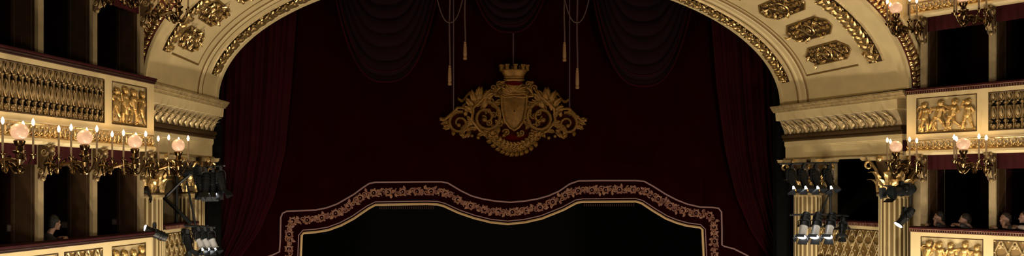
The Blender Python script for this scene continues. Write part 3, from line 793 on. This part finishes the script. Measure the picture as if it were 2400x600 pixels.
def colm(x, z0):
    rows = []
    for k in range(15):
        q = k / 14; z = z0 + (TOPZ - z0) * q; wgt = min(1, max(0, (z - z0 - .9) / 1.2)) if xl - 1 < x < xr + 1 else 1
        rows.append((x, YC + fold(x, z) * wgt, z))
    return rows
xs = [-9.3 + i * (xl + 9.3) / 60 for i in range(61)]
m.grid([colm(x, .8) for x in xs])
xs = [xl + i * (xr - xl) / 220 for i in range(221)]
m.grid([colm(x, inner_z(min(max(x, xl + .09), xr - .09))) for x in xs])
xs = [xr + i * (9.3 - xr) / 50 for i in range(51)]
m.grid([colm(x, .8) for x in xs])
m.build('cloth', M_CURTAIN, cur)
def line(pts, dy, r, name, mt, n=6):
    m = MB(); m.tube([onY(x, y, YC - dy) for x, y in pts], r, n); return m.build(name, mt, cur)
line(PIPE, .025, .024, 'pale_piping', M_PIPING)
def offs(pts, d):
    out = []
    for i, p in enumerate(pts):
        a, b = pts[max(i - 1, 0)], pts[min(i + 1, len(pts) - 1)]
        tx, ty = b[0] - a[0], b[1] - a[1]; L = sqrt(tx * tx + ty * ty) or 1
        out.append((p[0] + ty / L * d, p[1] - tx / L * d))
    return out
line(offs(INNER, 8), .02, .016, 'pale_piping', M_PIPING)
line(offs(INNER, 1), .03, .036, 'gold_edge', M_PIPGOLD)
m = MB(); x = 890
while x < 1020:                                        # short fringe under the left flat of the edge
    p = onY(x, 483, YC - .02); m.tube([p, p - V((0, 0, .09))], .014, 5); x += 5
x = 1370
while x < 1490:
    p = onY(x, 477, YC - .02); m.tube([p, p - V((0, 0, .08))], .014, 5); x += 5
m.build('edge_fringe', M_RAILWOOD, cur)
# embroidered garland of flowers and scrolls
emb = [onY(x, y, YC - .012) for x, y in EMB]
seg = [0]
for p, q in zip(emb, emb[1:]): seg.append(seg[-1] + (q - p).length)
def along(d):
    for i in range(len(seg) - 1):
        if seg[i + 1] >= d:
            t = (d - seg[i]) / max(1e-6, seg[i + 1] - seg[i]); return emb[i].lerp(emb[i + 1], t), (emb[i + 1] - emb[i]).normalized()
    return emb[-1], (emb[-1] - emb[-2]).normalized()
m = MB(); d = .05; k = 0
rnd = random.Random(3)
while d < seg[-1]:
    p, t = along(d); nz = V((-t.z, 0, t.x))
    f = lambda x, y, z, p=p, t=t, nz=nz: p + t * x + nz * y + V((0, -z, 0))
    if k % 3 == 0:
        m.tube([(.085 * cos(i * .785), .085 * sin(i * .785), .006) for i in range(8)], .028, 5, f, closed=True)
        for i in range(6): m.leaf(.07 * cos(i * 1.047), .07 * sin(i * 1.047), i * 1.047, .07, .03, f, .002, .012, nu=3)
        m.ball((0, 0, .006), .025, f, 6, 4, (1, 1, .5))
    else:
        h = 1 if k % 2 else -1
        m.scroll(0, h * .03, .085, rnd.uniform(0, 6), 1.1, h, f, .024, .006)
        m.leaf(-.05, -h * .06, rnd.uniform(0, 6), .13, .04, f, .002, .012, nu=4)
        m.leaf(.05, -h * .05, rnd.uniform(0, 6), .12, .04, f, .002, .012, nu=4)
        m.ball((.09, h * .09, .004), .022, f, 6, 4, (1, 1, .5))
    d += .135; k += 1
m.build('flower_embroidery', M_EMB, cur)

# hanging side drapes, drawn aside low down
def interp(tab, y):
    for (x0, y0), (x1, y1) in zip(tab, tab[1:]):
        if y0 <= y <= y1: return x0 + (x1 - x0) * (y - y0) / (y1 - y0)
    return tab[-1][0] if y > tab[-1][1] else tab[0][0]
for sg, inner_edge, outer_edge, lb in ((-1, [(700, -80), (692, 60), (682, 200), (668, 350), (642, 460), (608, 540), (565, 600), (520, 690)], [(470, -80), (470, 350), (462, 600), (455, 690)], 'dark red side drape hanging at the left of the stage, drawn aside low down'),
                                  (1, [(1664, -80), (1668, 50), (1680, 200), (1700, 350), (1726, 460), (1760, 540), (1800, 600), (1840, 690)], [(1880, -80), (1875, 350), (1880, 600), (1888, 690)], 'dark red side drape hanging at the right of the stage, drawn aside low down')):
    dr = thing('side_drape', lb, 'drape', onY(outer_edge[-1][0], 690, 4.95))
    m = MB(); rows = []
    for j in range(60):
        y = -80 + 770 * j / 59; xi = interp(inner_edge, y); xo = interp(outer_edge, y); row = []
        for i in range(121):
            u = i / 120; x = xi + (xo - xi) * u
            ph = u * 2 * pi * 6.3 + .8 * sin(u * 5)
            fd = .10 * (abs(sin(ph / 2)) ** .5 - .6) + .03 * sin(ph * 2.3 + 1)
            row.append(onY(x, y, 4.95 - fd * (1 if u < .96 else .2)))
        rows.append(row)
    m.grid(rows); m.build('cloth', M_DRAPE, dr)
    m = MB(); m.tube([r[0] + V((0, -.02, 0)) for r in rows], .022, 5); m.build('hem', M_DRAPE, dr)

# swags across the top
for xc, W, yb, lb in ((905, 140, 192, 'left gathered swag of the stage curtain'), (1195, 112, 76, 'middle swag at the top of the stage curtain, lowest part showing'), (1507, 138, 202, 'right gathered swag of the stage curtain')):
    sw = thing('curtain_swag', 'dark ' + lb, 'swag', onY(xc, -150, 4.75))
    m = MB(); rows = []; top = -150
    for j in range(81):
        v = j / 80; row = []
        for i in range(41):
            u = -1 + i / 20
            D = (yb - top) * (.28 + .72 * v)
            ww = W * (.62 + .38 * v) * (1 + .10 * (1 - abs(u)))
            x = xc + u * ww; y = top + D * (1 - abs(u) ** 2.6) ** .9
            ph = v * 2 * pi * 7.5
            fd = .085 * (abs(sin(ph / 2)) ** .6) * (1 - .55 * abs(u) ** 3) + .10 * (1 - u * u)
            row.append(onY(x, y, 4.98 - fd))
        rows.append(row)
    m.grid(rows); m.build('folds', M_SWAG, sw)
    m = MB(); m.tube([p + V((0, -.02, 0)) for p in rows[-1]], .025, 6); m.tube([p + V((0, -.02, 0)) for p in rows[-9]], .018, 6); m.build('hem', M_DRAPE, sw)

# cords and tassels
def tassel_cord(px, y0, y1, lb, Y=4.55):
    c = thing('tasselled_cord', lb, 'cord', onY(px, -60, Y))
    m = MB(); m.tube([onY(px + .8 * sin(i), -60 + (y0 + 60) * i / 8, Y) for i in range(9)], .021, 6); m.build('cord', M_CORD, c)
    p = onY(px, y0, Y); q = onY(px, y1, Y); L = (p - q).z
    m = MB(); m.lathe([(.012, 0), (.035, -.03), (.030, -.07), (.045, -.09), (.035, -.11), (.045, -.16), (.052, -L + .12), (.04, -L + .09), (.058, -L + .04), (.045, -L)], c=p, n=10); m.build('tassel', M_TASSEL, c)
tassel_cord(1054, 152, 200, 'long tasselled cord hanging left of the crown, outer one')
tassel_cord(1090, 96, 140, 'short tasselled cord hanging left of the crown, inner one')
tassel_cord(1323, 97, 144, 'short tasselled cord hanging right of the crown, inner one')
tassel_cord(1353, 158, 208, 'long tasselled cord hanging right of the crown, outer one')
for xa, xb, lb in ((1016, 1093, 'looped cord drooping at the top left of the curtain middle'), (1315, 1389, 'looped cord drooping at the top right of the curtain middle')):
    m = MB(); m.tube([onY(xa + (xb - xa) * i / 20, -50 + 103 * (1 - abs(-1 + i / 10) ** 2.4), 4.5) for i in range(21)], .016, 6)
    tag(m.build('looped_cord', M_CORD), lb, 'cord')

# ================================================================== GILDED EMBLEM
O = onY(1203, 262, 5.10); K = 1 / 84.2
em = thing('gilded_emblem', 'large gilded coat of arms with crown hanging on the dark curtain', 'emblem', O)
f = lambda x, y, z: O + V((x * K, -z, y * K))          # x, y in hundredths of the emblem's own grid, z out of the cloth
def g2(name, m, mt, par=None): return m.build(name, mt, par or em)
def tubep(m, pts, r, n=6, closed=False): m.tube([f(*p) for p in pts], r, n, closed=closed)
def sleaf(m, x, y, ang, L, W, z=.02, lift=.05): m.leaf(0, 0, ang, L * K, W * K, lambda a, b, c: O + V((x * K + a, -c, y * K + b)), z, lift)
def sscroll(m, x, y, r, ang, turns, hand, tr, z=.05): m.scroll(0, 0, r * K, ang, turns, hand, lambda a, b, c: O + V((x * K + a, -c, y * K + b)), tr, z, 6, 22)
# shield
sh = [(-30, 36), (-20, 40), (0, 38), (20, 40), (30, 36), (27, 5), (21, -22), (10, -36), (0, -42), (-10, -36), (-21, -22), (-27, 5)]
m = MB(); rows = [[f(x * q, y * q, .10 + .06 * (1 - q)) for x, y in sh] for q in (1, .8, .5, .05)]
m.grid(rows, close_v=True); rim = [[f(x, y, z) for x, y in sh] for z in (.0, .10)]; m.grid(rim, close_v=True); shield = g2('shield', m, M_EMBLEM)
m = MB(); tubep(m, [(x * 1.06, y * 1.06, .12) for x, y in sh], .035, 7, True); g2('shield_rim', m, M_EMBLEM, shield)
# domed helm with plumes over the shield
m = MB()
rows = [[f(44 * s * cos(pi * i / 16), 40 + 26 * s * sin(pi * i / 16), .02 + .12 * (1 - s * s)) for i in range(17)] for s in (1, .85, .6, .3, .02)]
m.grid(rows)
for i in range(9): sleaf(m, 0, 40, pi * (i + .5) / 9, 34 + 4 * (i % 2), 7, .08, .08)
tubep(m, [(46 * cos(pi * i / 16), 38 + 28 * sin(pi * i / 16), .07) for i in range(17)], .04)
tubep(m, [(-46, 38, .08), (-20, 34, .12), (0, 36, .13), (20, 34, .12), (46, 38, .08)], .04)
g2('plumed_helm', m, M_EMBLEM)
m = MB(); m.ball((0, 0, 0), 22 * K, lambda x, y, z: O + V((x, -.08 + y * .6, 68 * K + z * .36)), 14, 8); g2('crown_cushion', m, M_EMBRED)
# crown with five towers
m = MB(); n = 24
rows = []
for y, r in ((71, 21), (74, 23), (78, 22), (82, 23), (90, 28), (97, 32)):
    rows.append([O + V((r * K * cos(2 * pi * k / n), -.10 + r * .55 * K * sin(2 * pi * k / n), y * K)) for k in range(n)])
m.grid(rows, close_v=True)
for y, r in ((75, 24), (81, 23.5), (97, 32.5)):
    m.tube([O + V((r * K * cos(2 * pi * k / n), -.10 + r * .55 * K * sin(2 * pi * k / n), y * K)) for k in range(n)], .022, 5, closed=True)
for k in range(10):
    a = 2 * pi * k / 10 - pi / 2; c = O + V((32 * K * cos(a), -.10 + 17 * K * sin(a), 101 * K))
    m.box(c, (.085, .07, .12)); m.box(c + V((0, 0, .085)), (.115, .09, .045))
g2('crown', m, M_EMBLEM)
for s in (-1, 1):
    # great scroll volutes and filigree each side
    m = MB()
    sscroll(m, s * 66, -14, 38, (pi / 2), 1.6, s, .062, .06)
    tubep(m, [(s * 30, 34, .06), (s * 45, 42, .07), (s * 70, 34, .08), (s * 98, 8, .07), (s * 100, -22, .06), (s * 80, -46, .05), (s * 55, -56, .05)], .045)
    for i in range(11):
        a = i * 2 * pi / 11; sleaf(m, s * 66 + 31 * cos(a), -14 + 33 * sin(a), a + .9 * s, 22, 6, .03, .07)
    for i in range(7): sscroll(m, s * (48 + 12 * (i % 3)), -36 + 9 * i, 8, i, 1.1, s, .03, .05)
    g2('inner_volute', m, M_EMBLEM)
    m = MB()
    sscroll(m, s * 130, -28, 28, pi / 2 + s * .3, 1.5, -s, .052, .05)
    tubep(m, [(s * 96, -8, .05), (s * 112, 8, .06), (s * 135, 8, .06), (s * 155, -12, .05), (s * 166, -20, .05), (s * 177, -20, .05)], .04)
    for i in range(8):
        a = i * 2 * pi / 8; sleaf(m, s * 130 + 22 * cos(a), -28 + 23 * sin(a), a - .8 * s, 15, 5, .03, .06)
    sleaf(m, s * 152, -22, pi / 2 - s * 1.9 + 0, 26, 6); sleaf(m, s * 158, -20, pi / 2 - s * 1.4, 22, 5); sleaf(m, s * 150, -34, pi / 2 - s * 1.9, 22, 6)
    sleaf(m, s * 118, 2, pi / 2 + s * .1, 18, 6); sleaf(m, s * 104, -48, pi / 2 - s * 2.4, 20, 6); sleaf(m, s * 118, -52, -pi / 2 + s * .3, 14, 6)
    m.ball(f(s * 164, -35, .05), .06); m.ball(f(s * 174, -18, .05), .05); m.ball(f(s * 100, -58, .05), .05); m.ball(f(s * 85, -62, .05), .055)
    for i in range(6): sleaf(m, s * (94 + 6 * i), -30 - 3 * (i % 3), pi / 2 - s * (1.2 + .4 * i), 22, 6)
    g2('outer_volute', m, M_EMBLEM)
    m = MB()                                            # upright leaf spray with a rounded bud
    for i, (x, y, a, L) in enumerate(((82, 20, .15, 40), (76, 18, .55, 42), (90, 20, -.35, 34), (95, 12, -.8, 30), (70, 26, .9, 30), (84, 30, .05, 30), (100, 2, -1.1, 24), (72, 8, .3, 26))):
        sleaf(m, s * x, y, pi / 2 + s * a, L, 8, .04, .09)
    sscroll(m, s * 86, 24, 13, 1, 1.2, s, .04, .07); sscroll(m, s * 60, 40, 10, 2, 1.2, -s, .035, .07); sscroll(m, s * 98, 34, 9, 2, 1.2, s, .03, .06)
    g2('leaf_spray', m, M_EMBLEM)
    m = MB(); rows = []
    for i in range(15):                                 # fluttering ribbon end
        q = i / 14; x = s * (96 + 38 * q); y = 38 - 10 * q + 7 * sin(q * 6.5)
        rows.append([f(x, y + 4, .05 + .04 * sin(q * 9)), f(x, y - 4 * (1 - .4 * q), .07 + .04 * sin(q * 9))])
    m.grid(rows); rows2 = [[p + V((0, .015, 0)) for p in r] for r in rows]; m.grid(rows2); g2('ribbon_end', m, M_EMBLEM)
# drooping garland with the red lining above it
m = MB()
for k in range(2):
    r0 = 60 - 5 * k
for i in range(23):
    q = -1 + i / 11; x = 56 * q; y = -58 - 30 * (1 - q * q)
    for j in range(3): sleaf(m, x, y + 4 - 5 * j, atan2(60 * q, 56) + (j - 1) * .9 + (pi if i % 2 else 0), 17, 6, .05, .08)
tubep(m, [(58 * q, -56 - 27 * (1 - q * q), .06) for q in [-1 + i / 10 for i in range(21)]], .05)
tubep(m, [(44 * q, -66 - 31 * (1 - q * q), .05) for q in [-1 + i / 10 for i in range(21)]], .04)
for q in (-1, 1):
    sleaf(m, q * 56, -56, pi / 2 - q * 1.2, 26, 7); sscroll(m, q * 60, -58, 10, 1, 1.2, q, .035)
m.ball(f(0, -93, .05), .06)
g2('garland', m, M_EMBLEM)
m = MB(); rows = []
for i in range(17):
    q = -1 + i / 8; rows.append([f(50 * q, -50 - 5 * (1 - q * q), .02), f(50 * q, -54 - 24 * (1 - q * q), .05)])
m.grid(rows); g2('red_lining', m, M_EMBRED)
m = MB()
bk = [(0, 64), (30, 62), (48, 44), (74, 52), (90, 40), (100, 12), (122, 8), (150, -8), (152, -34), (132, -52), (100, -50), (62, -58), (44, -64), (0, -60)]
bk = bk + [(-x, y) for x, y in bk[-2:0:-1]]
rows = [[f(x * q, y * q, z) for x, y in bk] for q, z in ((1, -.02), (1, .005), (.7, .02), (.3, .03), (.02, .03))]
m.grid(rows, close_v=True); g2('backing', m, M_EMBLEMD)
m = MB()                                               # small filling scrolls round the shield
for s in (-1, 1):
    for i, (x, y, r) in enumerate(((36, 20, 9), (38, -4, 8), (33, -28, 9), (18, -50, 9), (50, 56, 9), (34, 66, 8), (58, 24, 9), (60, -50, 9), (42, -52, 8))):
        sscroll(m, s * x, y, r, i, 1.2, s if i % 2 else -s, .034, .07); sleaf(m, s * x, y, i * 1.3, 16, 5, .04, .08)
g2('filigree', m, M_EMBLEM)
for xx, y0, y1, lb in ((1063, 50, 272, 'left wire holding up the gilded emblem'), (1203, 70, 162, 'middle wire above the crown of the emblem'), (1335, 50, 272, 'right wire holding up the gilded emblem')):
    m = MB(); m.tube([onY(xx, -80, 5.08), onY(xx, y1, 5.08)], .017, 6); tag(m.build('suspension_wire', M_WIRE), lb, 'wire')

# ================================================================== STAGE LIGHTING
def spotlight(name_lb, loc, direction, L=.5, r=.11, lit=True, pale=False, group=None, hang=.16, doors=True):
    t = thing('stage_spotlight', name_lb, 'spotlight', loc, group)
    d = V(direction).normalized(); q = d.to_track_quat('Z', 'Y'); loc = V(loc)
    f = lambda x, y, z: loc + q @ V((x, y, z))
    m = MB()
    m.lathe([(.02, -L * .55), (r * .75, -L * .55), (r * .9, -L * .48), (r * .9, -L * .40), (r * 1.05, -L * .38), (r * 1.05, -L * .34), (r * .92, -L * .33), (r * .92, -L * .28), (r * 1.05, -L * .27), (r * 1.05, -L * .23), (r * .92, -L * .22), (r * 1.0, -L * .1), (r * 1.0, .02)], n=18, f=f)
    m.build('housing', M_BLACKMETAL, t)
    m = MB(); m.lathe([(r * .80, .0), (r * .80, L * .40), (r * 1.02, L * .41), (r * 1.05, L * .45)], n=18, f=f)
    m.lathe([(r * .86, .02), (r * .86, .05)], n=18, f=f)
    m.build('barrel', M_SILVER if pale else M_BLACKMETAL, t)
    m = MB(); m.lathe([(r * .95, L * .445), (r * .8, L * .465), (.01, L * .475)], n=18, f=f); m.build('lens', M_LENS if lit else M_LENSD, t)
    m = MB(); up = V((0, 0, 1)); sx = q @ V((1, 0, 0))
    if abs(sx.z) > .7: sx = q @ V((0, 1, 0))
    top = loc + up * hang
    m.tube([loc + sx * r * 1.15, loc + sx * r * 1.15 + up * hang * .75, loc + sx * r * .6 + up * hang, loc - sx * r * .6 + up * hang, loc - sx * r * 1.15 + up * hang * .75, loc - sx * r * 1.15], .014, 6)
    for s in (-1, 1): m.ball(loc + sx * s * r * 1.15, .03, None, 7, 5)
    m.build('yoke', M_BLACKMETAL, t)
    m = MB(); m.box(top + V((0, 0, .03)), (.07, .07, .08)); m.tube([top + V((0, -.05, .075)), top + V((0, .05, .075))], .03, 7); m.build('clamp', M_BLACKMETAL, t)
    if doors:
        for k in range(4):
            a = k * pi / 2
            m = MB(); vs = []
            for z, w, rr in ((L * .45, r * .85, r * 1.0), (L * .45 + r * 1.1, r * 1.0, r * 1.45)):
                for s in (-1, 1):
                    for th in (0, .006):
                        vs.append((rr * cos(a) - s * w * sin(a) + th * cos(a), rr * sin(a) + s * w * cos(a) + th * sin(a), z))
            m.add(vs, [[0, 1, 3, 2], [4, 6, 7, 5], [0, 4, 5, 1], [2, 3, 7, 6], [0, 2, 6, 4], [1, 5, 7, 3]], f)
            m.build('barn_door', M_BLACKMETAL, t, False)
    return t
def pipe(m, pts, Y, r=.025): m.tube([onY(x, y, Y) for x, y in pts], r, 7)
# right-hand rig
YR = 2.3
rig = thing('lighting_frame', 'black pipe frame carrying the lamps in front of the right stage columns', 'lighting frame', onY(1945, 520, YR))
m = MB(); pipe(m, [(1826, 384), (1962, 381)], YR, .026); m.build('upper_bar', M_BLACKMETAL, rig)
m = MB(); pipe(m, [(1850, 504), (1925, 502), (1988, 506)], YR, .026); m.build('lower_bar', M_BLACKMETAL, rig)
m = MB(); pipe(m, [(1946, 381), (1946, 540)], YR + .06, .03); m.build('post', M_BLACKMETAL, rig)
m = MB(); pipe(m, [(1923, 503), (1944, 452)], YR, .02); m.build('brace', M_BLACKMETAL, rig)
p0 = onY(1946, 536, YR + .06)
m = MB(); m.tube([p0, p0 + V((.55, -.0, 0))], .03, 7); m.build('wall_arm', M_BLACKMETAL, rig)
for i, (x, lb) in enumerate(((1857, 'lit black spotlight, first from the curtain in the upper right row'), (1885, 'lit black spotlight, second from the curtain in the upper right row'), (1913, 'lit black spotlight, third from the curtain in the upper right row'), (1944, 'lit black spotlight, fourth from the curtain in the upper right row, by the post'))):
    spotlight(lb, onY(x - 2, 420, YR - .02), (.06, -.45, -.9), .52, .115, True, False, 'upper right row of spotlights', hang=.28)
for i, (x, lb) in enumerate(((1882, 'lit pale-barrelled spotlight, first from the curtain on the lower right bar'), (1911, 'lit pale-barrelled spotlight, second from the curtain on the lower right bar'), (1943, 'brightest pale-barrelled spotlight on the lower right bar'))):
    spotlight(lb, onY(x + 2, 530, YR - .06), (-.42, -.42, -.80), .72, .115, True, True, 'lower right bar spotlights', hang=.17)
spotlight('unlit black spotlight at the box end of the lower right bar', onY(1975, 535, YR - .06), (-.35, -.45, -.75), .5, .095, False, False, 'lower right bar spotlights', hang=.18)
# left-hand rig
YL = 2.6
rig = thing('lighting_frame', 'black pipe frame with slanting struts in front of the left stage columns', 'lighting frame', onY(420, 540, YL))
m = MB(); pipe(m, [(415, 398), (528, 388)], YL, .028); m.build('upper_bar', M_BLACKMETAL, rig)
m = MB(); pipe(m, [(334, 418), (392, 470), (448, 524)], YL, .05); m.build('strut', M_BLACKMETAL, rig)
m = MB(); pipe(m, [(388, 462), (425, 425), (455, 402)], YL - .1, .036); m.build('strut', M_BLACKMETAL, rig)
m = MB(); pipe(m, [(437, 424), (462, 545)], YL - .05, .026); m.build('strut', M_BLACKMETAL, rig)
m = MB(); pipe(m, [(398, 527), (505, 533)], YL - .04, .03); m.build('lower_bar', M_BLACKMETAL, rig)
m = MB(); pipe(m, [(414, 396), (414, 560)], YL + .05, .034); m.build('post', M_BLACKMETAL, rig)
for i, (x, y, lit, lb) in enumerate(((468, 428, False, 'unlit black spotlight nearest the wall in the upper left row'), (483, 432, True, 'lit black spotlight in the upper left row, left of the two lit'), (500, 432, True, 'lit black spotlight in the upper left row, right of the two lit'), (518, 428, False, 'unlit black spotlight nearest the curtain in the upper left row'))):
    spotlight(lb, onY(x, y, YL - .03 - .1 * (i % 2)), (.0 if lit else .25, -.30 if lit else -.2, -.9), .55, .12, lit, False, 'upper left row of spotlights', hang=.30)
spotlight('black spotlight lying level at the top of the left frame', onY(436, 402, YL - .15), (.9, -.25, .05), .55, .10, False, False, None, hang=.1)
spotlight('dark spotlight under the left candelabrum, beside the box pillar', onY(350, 432, 1.2), (-.2, -.5, -.7), .55, .12, False, False, None, hang=.16)
for i, (x, lb) in enumerate(((474, 'lit pale-barrelled spotlight, nearest the box on the lower left bar'), (489, 'lit pale-barrelled spotlight in the middle of the lower left bar'), (504, 'lit pale-barrelled spotlight, nearest the curtain on the lower left bar'))):
    spotlight(lb, onY(x - 8, 560, YL - .08), (.35, -.28, -.78), .62, .095, True, True, 'lower left bar spotlights', hang=.20)
spotlight('unlit black spotlight at the box end of the lower left bar', onY(440, 568, YL - .1), (.3, -.35, -.8), .6, .11, False, False, 'lower left bar spotlights', hang=.22)
spotlight('single black spotlight with pale barrel above the end of the left lower rail', onY(362, 546, -.30), (-.80, -.42, .42), .50, .10, True, False, None, hang=.12, doors=False)
spotlight('single tilted black spotlight on the right stage column, lens towards the stage', onY(2120, 510, -.55), (-.62, .05, -.72), .48, .10, True, False, None, hang=.14, doors=False)
spotlight('dark unlit spotlight lying level under the candelabrum on the right stage column', onY(2112, 447, -.5), (-.95, -.2, -.15), .62, .13, False, False, None, hang=.12)
rig = thing('lamp_bracket', 'thin black bracket beside the right column capital holding two spotlights', 'bracket', onY(2132, 440, -.5))
m = MB(); m.tube([onY(2134, 428, -.52), onY(2134, 500, -.52)], .022, 7); m.build('upright', M_BLACKMETAL, rig)
m = MB(); q = onY(2112, 447, -.5) + V((0, 0, .16)); m.tube([V((onY(2134, 432, -.52).x, -.52, q.z)), q - V((.03, 0, 0))], .022, 7); m.build('arm', M_BLACKMETAL, rig)
m = MB(); q = onY(2120, 510, -.55) + V((0, 0, .18)); m.tube([V((onY(2134, 432, -.52).x, -.52, q.z)), q - V((.03, 0, 0))], .022, 7); m.build('arm', M_BLACKMETAL, rig)
m = MB(); q = onY(2134, 440, -.52); m.tube([q, q + V((.12, .75, .02))], .022, 7); m.build('wall_arm', M_BLACKMETAL, rig)

# ================================================================== PEOPLE IN THE BOXES
def baked(name, mb, m, parent, vox):
    o = mb.build(name, m, None)
    md = o.modifiers.new('r', 'REMESH'); md.mode = 'VOXEL'; md.voxel_size = vox; md.use_smooth_shade = True
    sm = o.modifiers.new('s', 'SMOOTH'); sm.iterations = 4; sm.factor = .5
    me = bpy.data.meshes.new_from_object(o.evaluated_get(bpy.context.evaluated_depsgraph_get()))
    me.name = name; me.materials.clear(); me.materials.append(m); o.modifiers.clear(); o.data = me
    me.polygons.foreach_set('use_smooth', [True] * len(me.polygons))
    o.parent = parent; o.matrix_parent_inverse = parent.matrix_basis.inverted()
    return o
def person(sg, px, hr, label, pose, hair, cloth, turn=.5, hz=.20):
    """seated behind the rail; local x to the sitter's right, y forward, z above the rail top"""
    S = BAL[sg]; a = S.at(px, o=-.28)[0]
    fw = (V((S.n.x, S.n.y, 0)) * (1 - turn) + V((0, 1, 0)) * turn).normalized(); rt = fw.cross(V((0, 0, 1)))
    org = S.P(a, -.28, hr)
    nrm = V((S.n.x, S.n.y, 0))
    def f(x, y, z): return org + rt * x + fw * y + V((0, 0, z))
    t = thing('person', label, 'person', S.P(a, -.55, hr - 1.13))
    b = MB(); H = (0, .02, hz)                          # head centre
    b.ball(f(0, .0, hz + .02), .098, None, 16, 12, (.80, .95, 1.16)); b.ball(f(0, .035, hz - .045), .066, None, 12, 8, (.9, .9, 1.05))
    b.capsule(f(0, .085, hz + .005), f(0, .105, hz - .028), .012, .017)      # nose
    b.capsule(f(-.035, .075, hz + .03), f(.035, .075, hz + .03), .016, .016)  # brow
    b.capsule(f(-.02, .088, hz - .062), f(.02, .088, hz - .062), .010, .010)  # mouth
    b.ball(f(0, .075, hz - .095), .022)                                      # chin
    for s in (-1, 1):
        b.ball(f(s * .078, -.01, hz - .0), .026, None, 8, 6, (.5, .8, 1.2)); b.ball(f(s * .036, .068, hz - .02), .024)
    neck = (0, -.09, hz - .17); b.capsule(f(0, -.03, hz - .08), f(*neck), .052, .058)
    ch = (0, -.17, hz - .33); pel = (0, -.36, -.60)
    b.capsule(f(0, -.13, hz - .26), f(0, -.2, hz - .45), .10, .12); b.capsule(f(0, -.2, hz - .45), f(*pel), .12, .14)
    c = MB()
    c.capsule(f(0, -.13, hz - .27), f(0, -.2, hz - .45), .12, .14); c.capsule(f(0, -.2, hz - .45), f(*pel), .14, .16)
    arms = {'lean': [((.28, .10, .05), (.06, .22, .05), (-.02, .24, .045)), ((-.25, .08, .05), (-.085, .10, hz - .16), (-.075, .09, hz - .08))],
            'fold': [((.27, .08, .05), (.02, .20, .05), (-.06, .22, .05)), ((-.27, .08, .06), (-.02, .17, .075), (.07, .19, .075))],
            'sit': [((.25, -.08, -.22), (.12, .10, -.02), (.06, .16, .02)), ((-.25, -.08, -.22), (-.12, .10, -.02), (-.06, .16, .02))]}[pose]
    for s, (el, wr, kn) in zip((1, -1), arms):
        sh = (s * .185, -.15, hz - .28)
        b.capsule(f(s * .05, -.13, hz - .25), f(*sh), .055, .058); b.capsule(f(*sh), f(*el), .05, .04); b.capsule(f(*el), f(*wr), .041, .026)
        c.capsule(f(s * .05, -.13, hz - .26), f(*sh), .075, .072); c.capsule(f(*sh), f(*el), .068, .055)
        mid = V(el).lerp(V(wr), .55 if cloth is M_SHIRT else .05); c.capsule(f(*el), f(*mid), .055, .047)
        W, Kn = V(wr), V(kn); dr = (Kn - W).normalized(); sd = dr.cross(V((0, 0, 1)) if abs(dr.z) < .7 else V((0, 1, 0))).normalized(); up = sd.cross(dr)
        pc = W + dr * .045
        b.capsule(f(*W), f(*(W + dr * .08)), .026, .030)
        for k, ln in zip((-1.5, -.5, .5, 1.5), (.055, .068, .07, .06)):
            r0 = W + dr * .085 + sd * k * .021; r1 = r0 + dr * ln * .55 + up * .004; r2 = r1 + dr * ln * .35 - up * .02
            b.capsule(f(*(W + dr * .05 + sd * k * .016)), f(*r0), .011, .010); b.capsule(f(*r0), f(*r1), .0095, .009); b.capsule(f(*r1), f(*r2), .009, .008)
        th = W + dr * .03 + sd * .03 * s; b.capsule(f(*th), f(*(th + dr * .045 + sd * .022 * s)), .012, .010)
        # thighs and shins behind the parapet
        kx = (s * .13, .02, -.66); ft = (s * .13, -.02, -1.07)
        b.capsule(f(s * .09, -.36, -.62), f(*kx), .085, .06); b.capsule(f(*kx), f(*ft), .058, .04); b.capsule(f(*ft), f(s * .14, .05, -1.10), .035, .03)
    baked('body', b, M_SKIN, t, .0085)
    o = baked('clothing', c, cloth, t, .016)
    hm = MB()
    hm.ball(f(0, -.022, hz + .042), .108, None, 16, 12, (.84, .92, 1.06)); hm.ball(f(0, -.06, hz - .0), .088, None, 12, 8, (.95, .7, 1.2))
    for k in range(12):
        q = k / 11 * pi; hm.capsule(f(.075 * cos(q), .045 - .02 * abs(cos(q)), hz + .085 - .02 * abs(cos(q))), f(.085 * cos(q), -.05, hz + .075), .02, .024)
    baked('hair', hm, hair, t, .012)
    return t
person(1, 2200, -.95, 'person leaning on the right rail, chin on hand, nearest the stage column', 'lean', M_HAIR, M_DARKCLOTH, .45, .20)
person(1, 2261, -.95, 'person with folded arms on the right rail, second from the stage column', 'fold', M_HAIRB, M_DARKCLOTH, .5, .17)
person(1, 2356, -.95, 'person leaning on the right rail just beyond the box pillar', 'lean', M_HAIRB, M_DARKCLOTH, .35, .21)
person(1, 2402, -.95, 'person in pale sleeves leaning on the rail at the right picture edge', 'fold', M_HAIR, M_SHIRT, .45, .26)
person(-1, 128, -.95, 'person sitting in the left lower box, head lit along one side', 'sit', M_HAIR, M_DARKCLOTH, .6, .27)
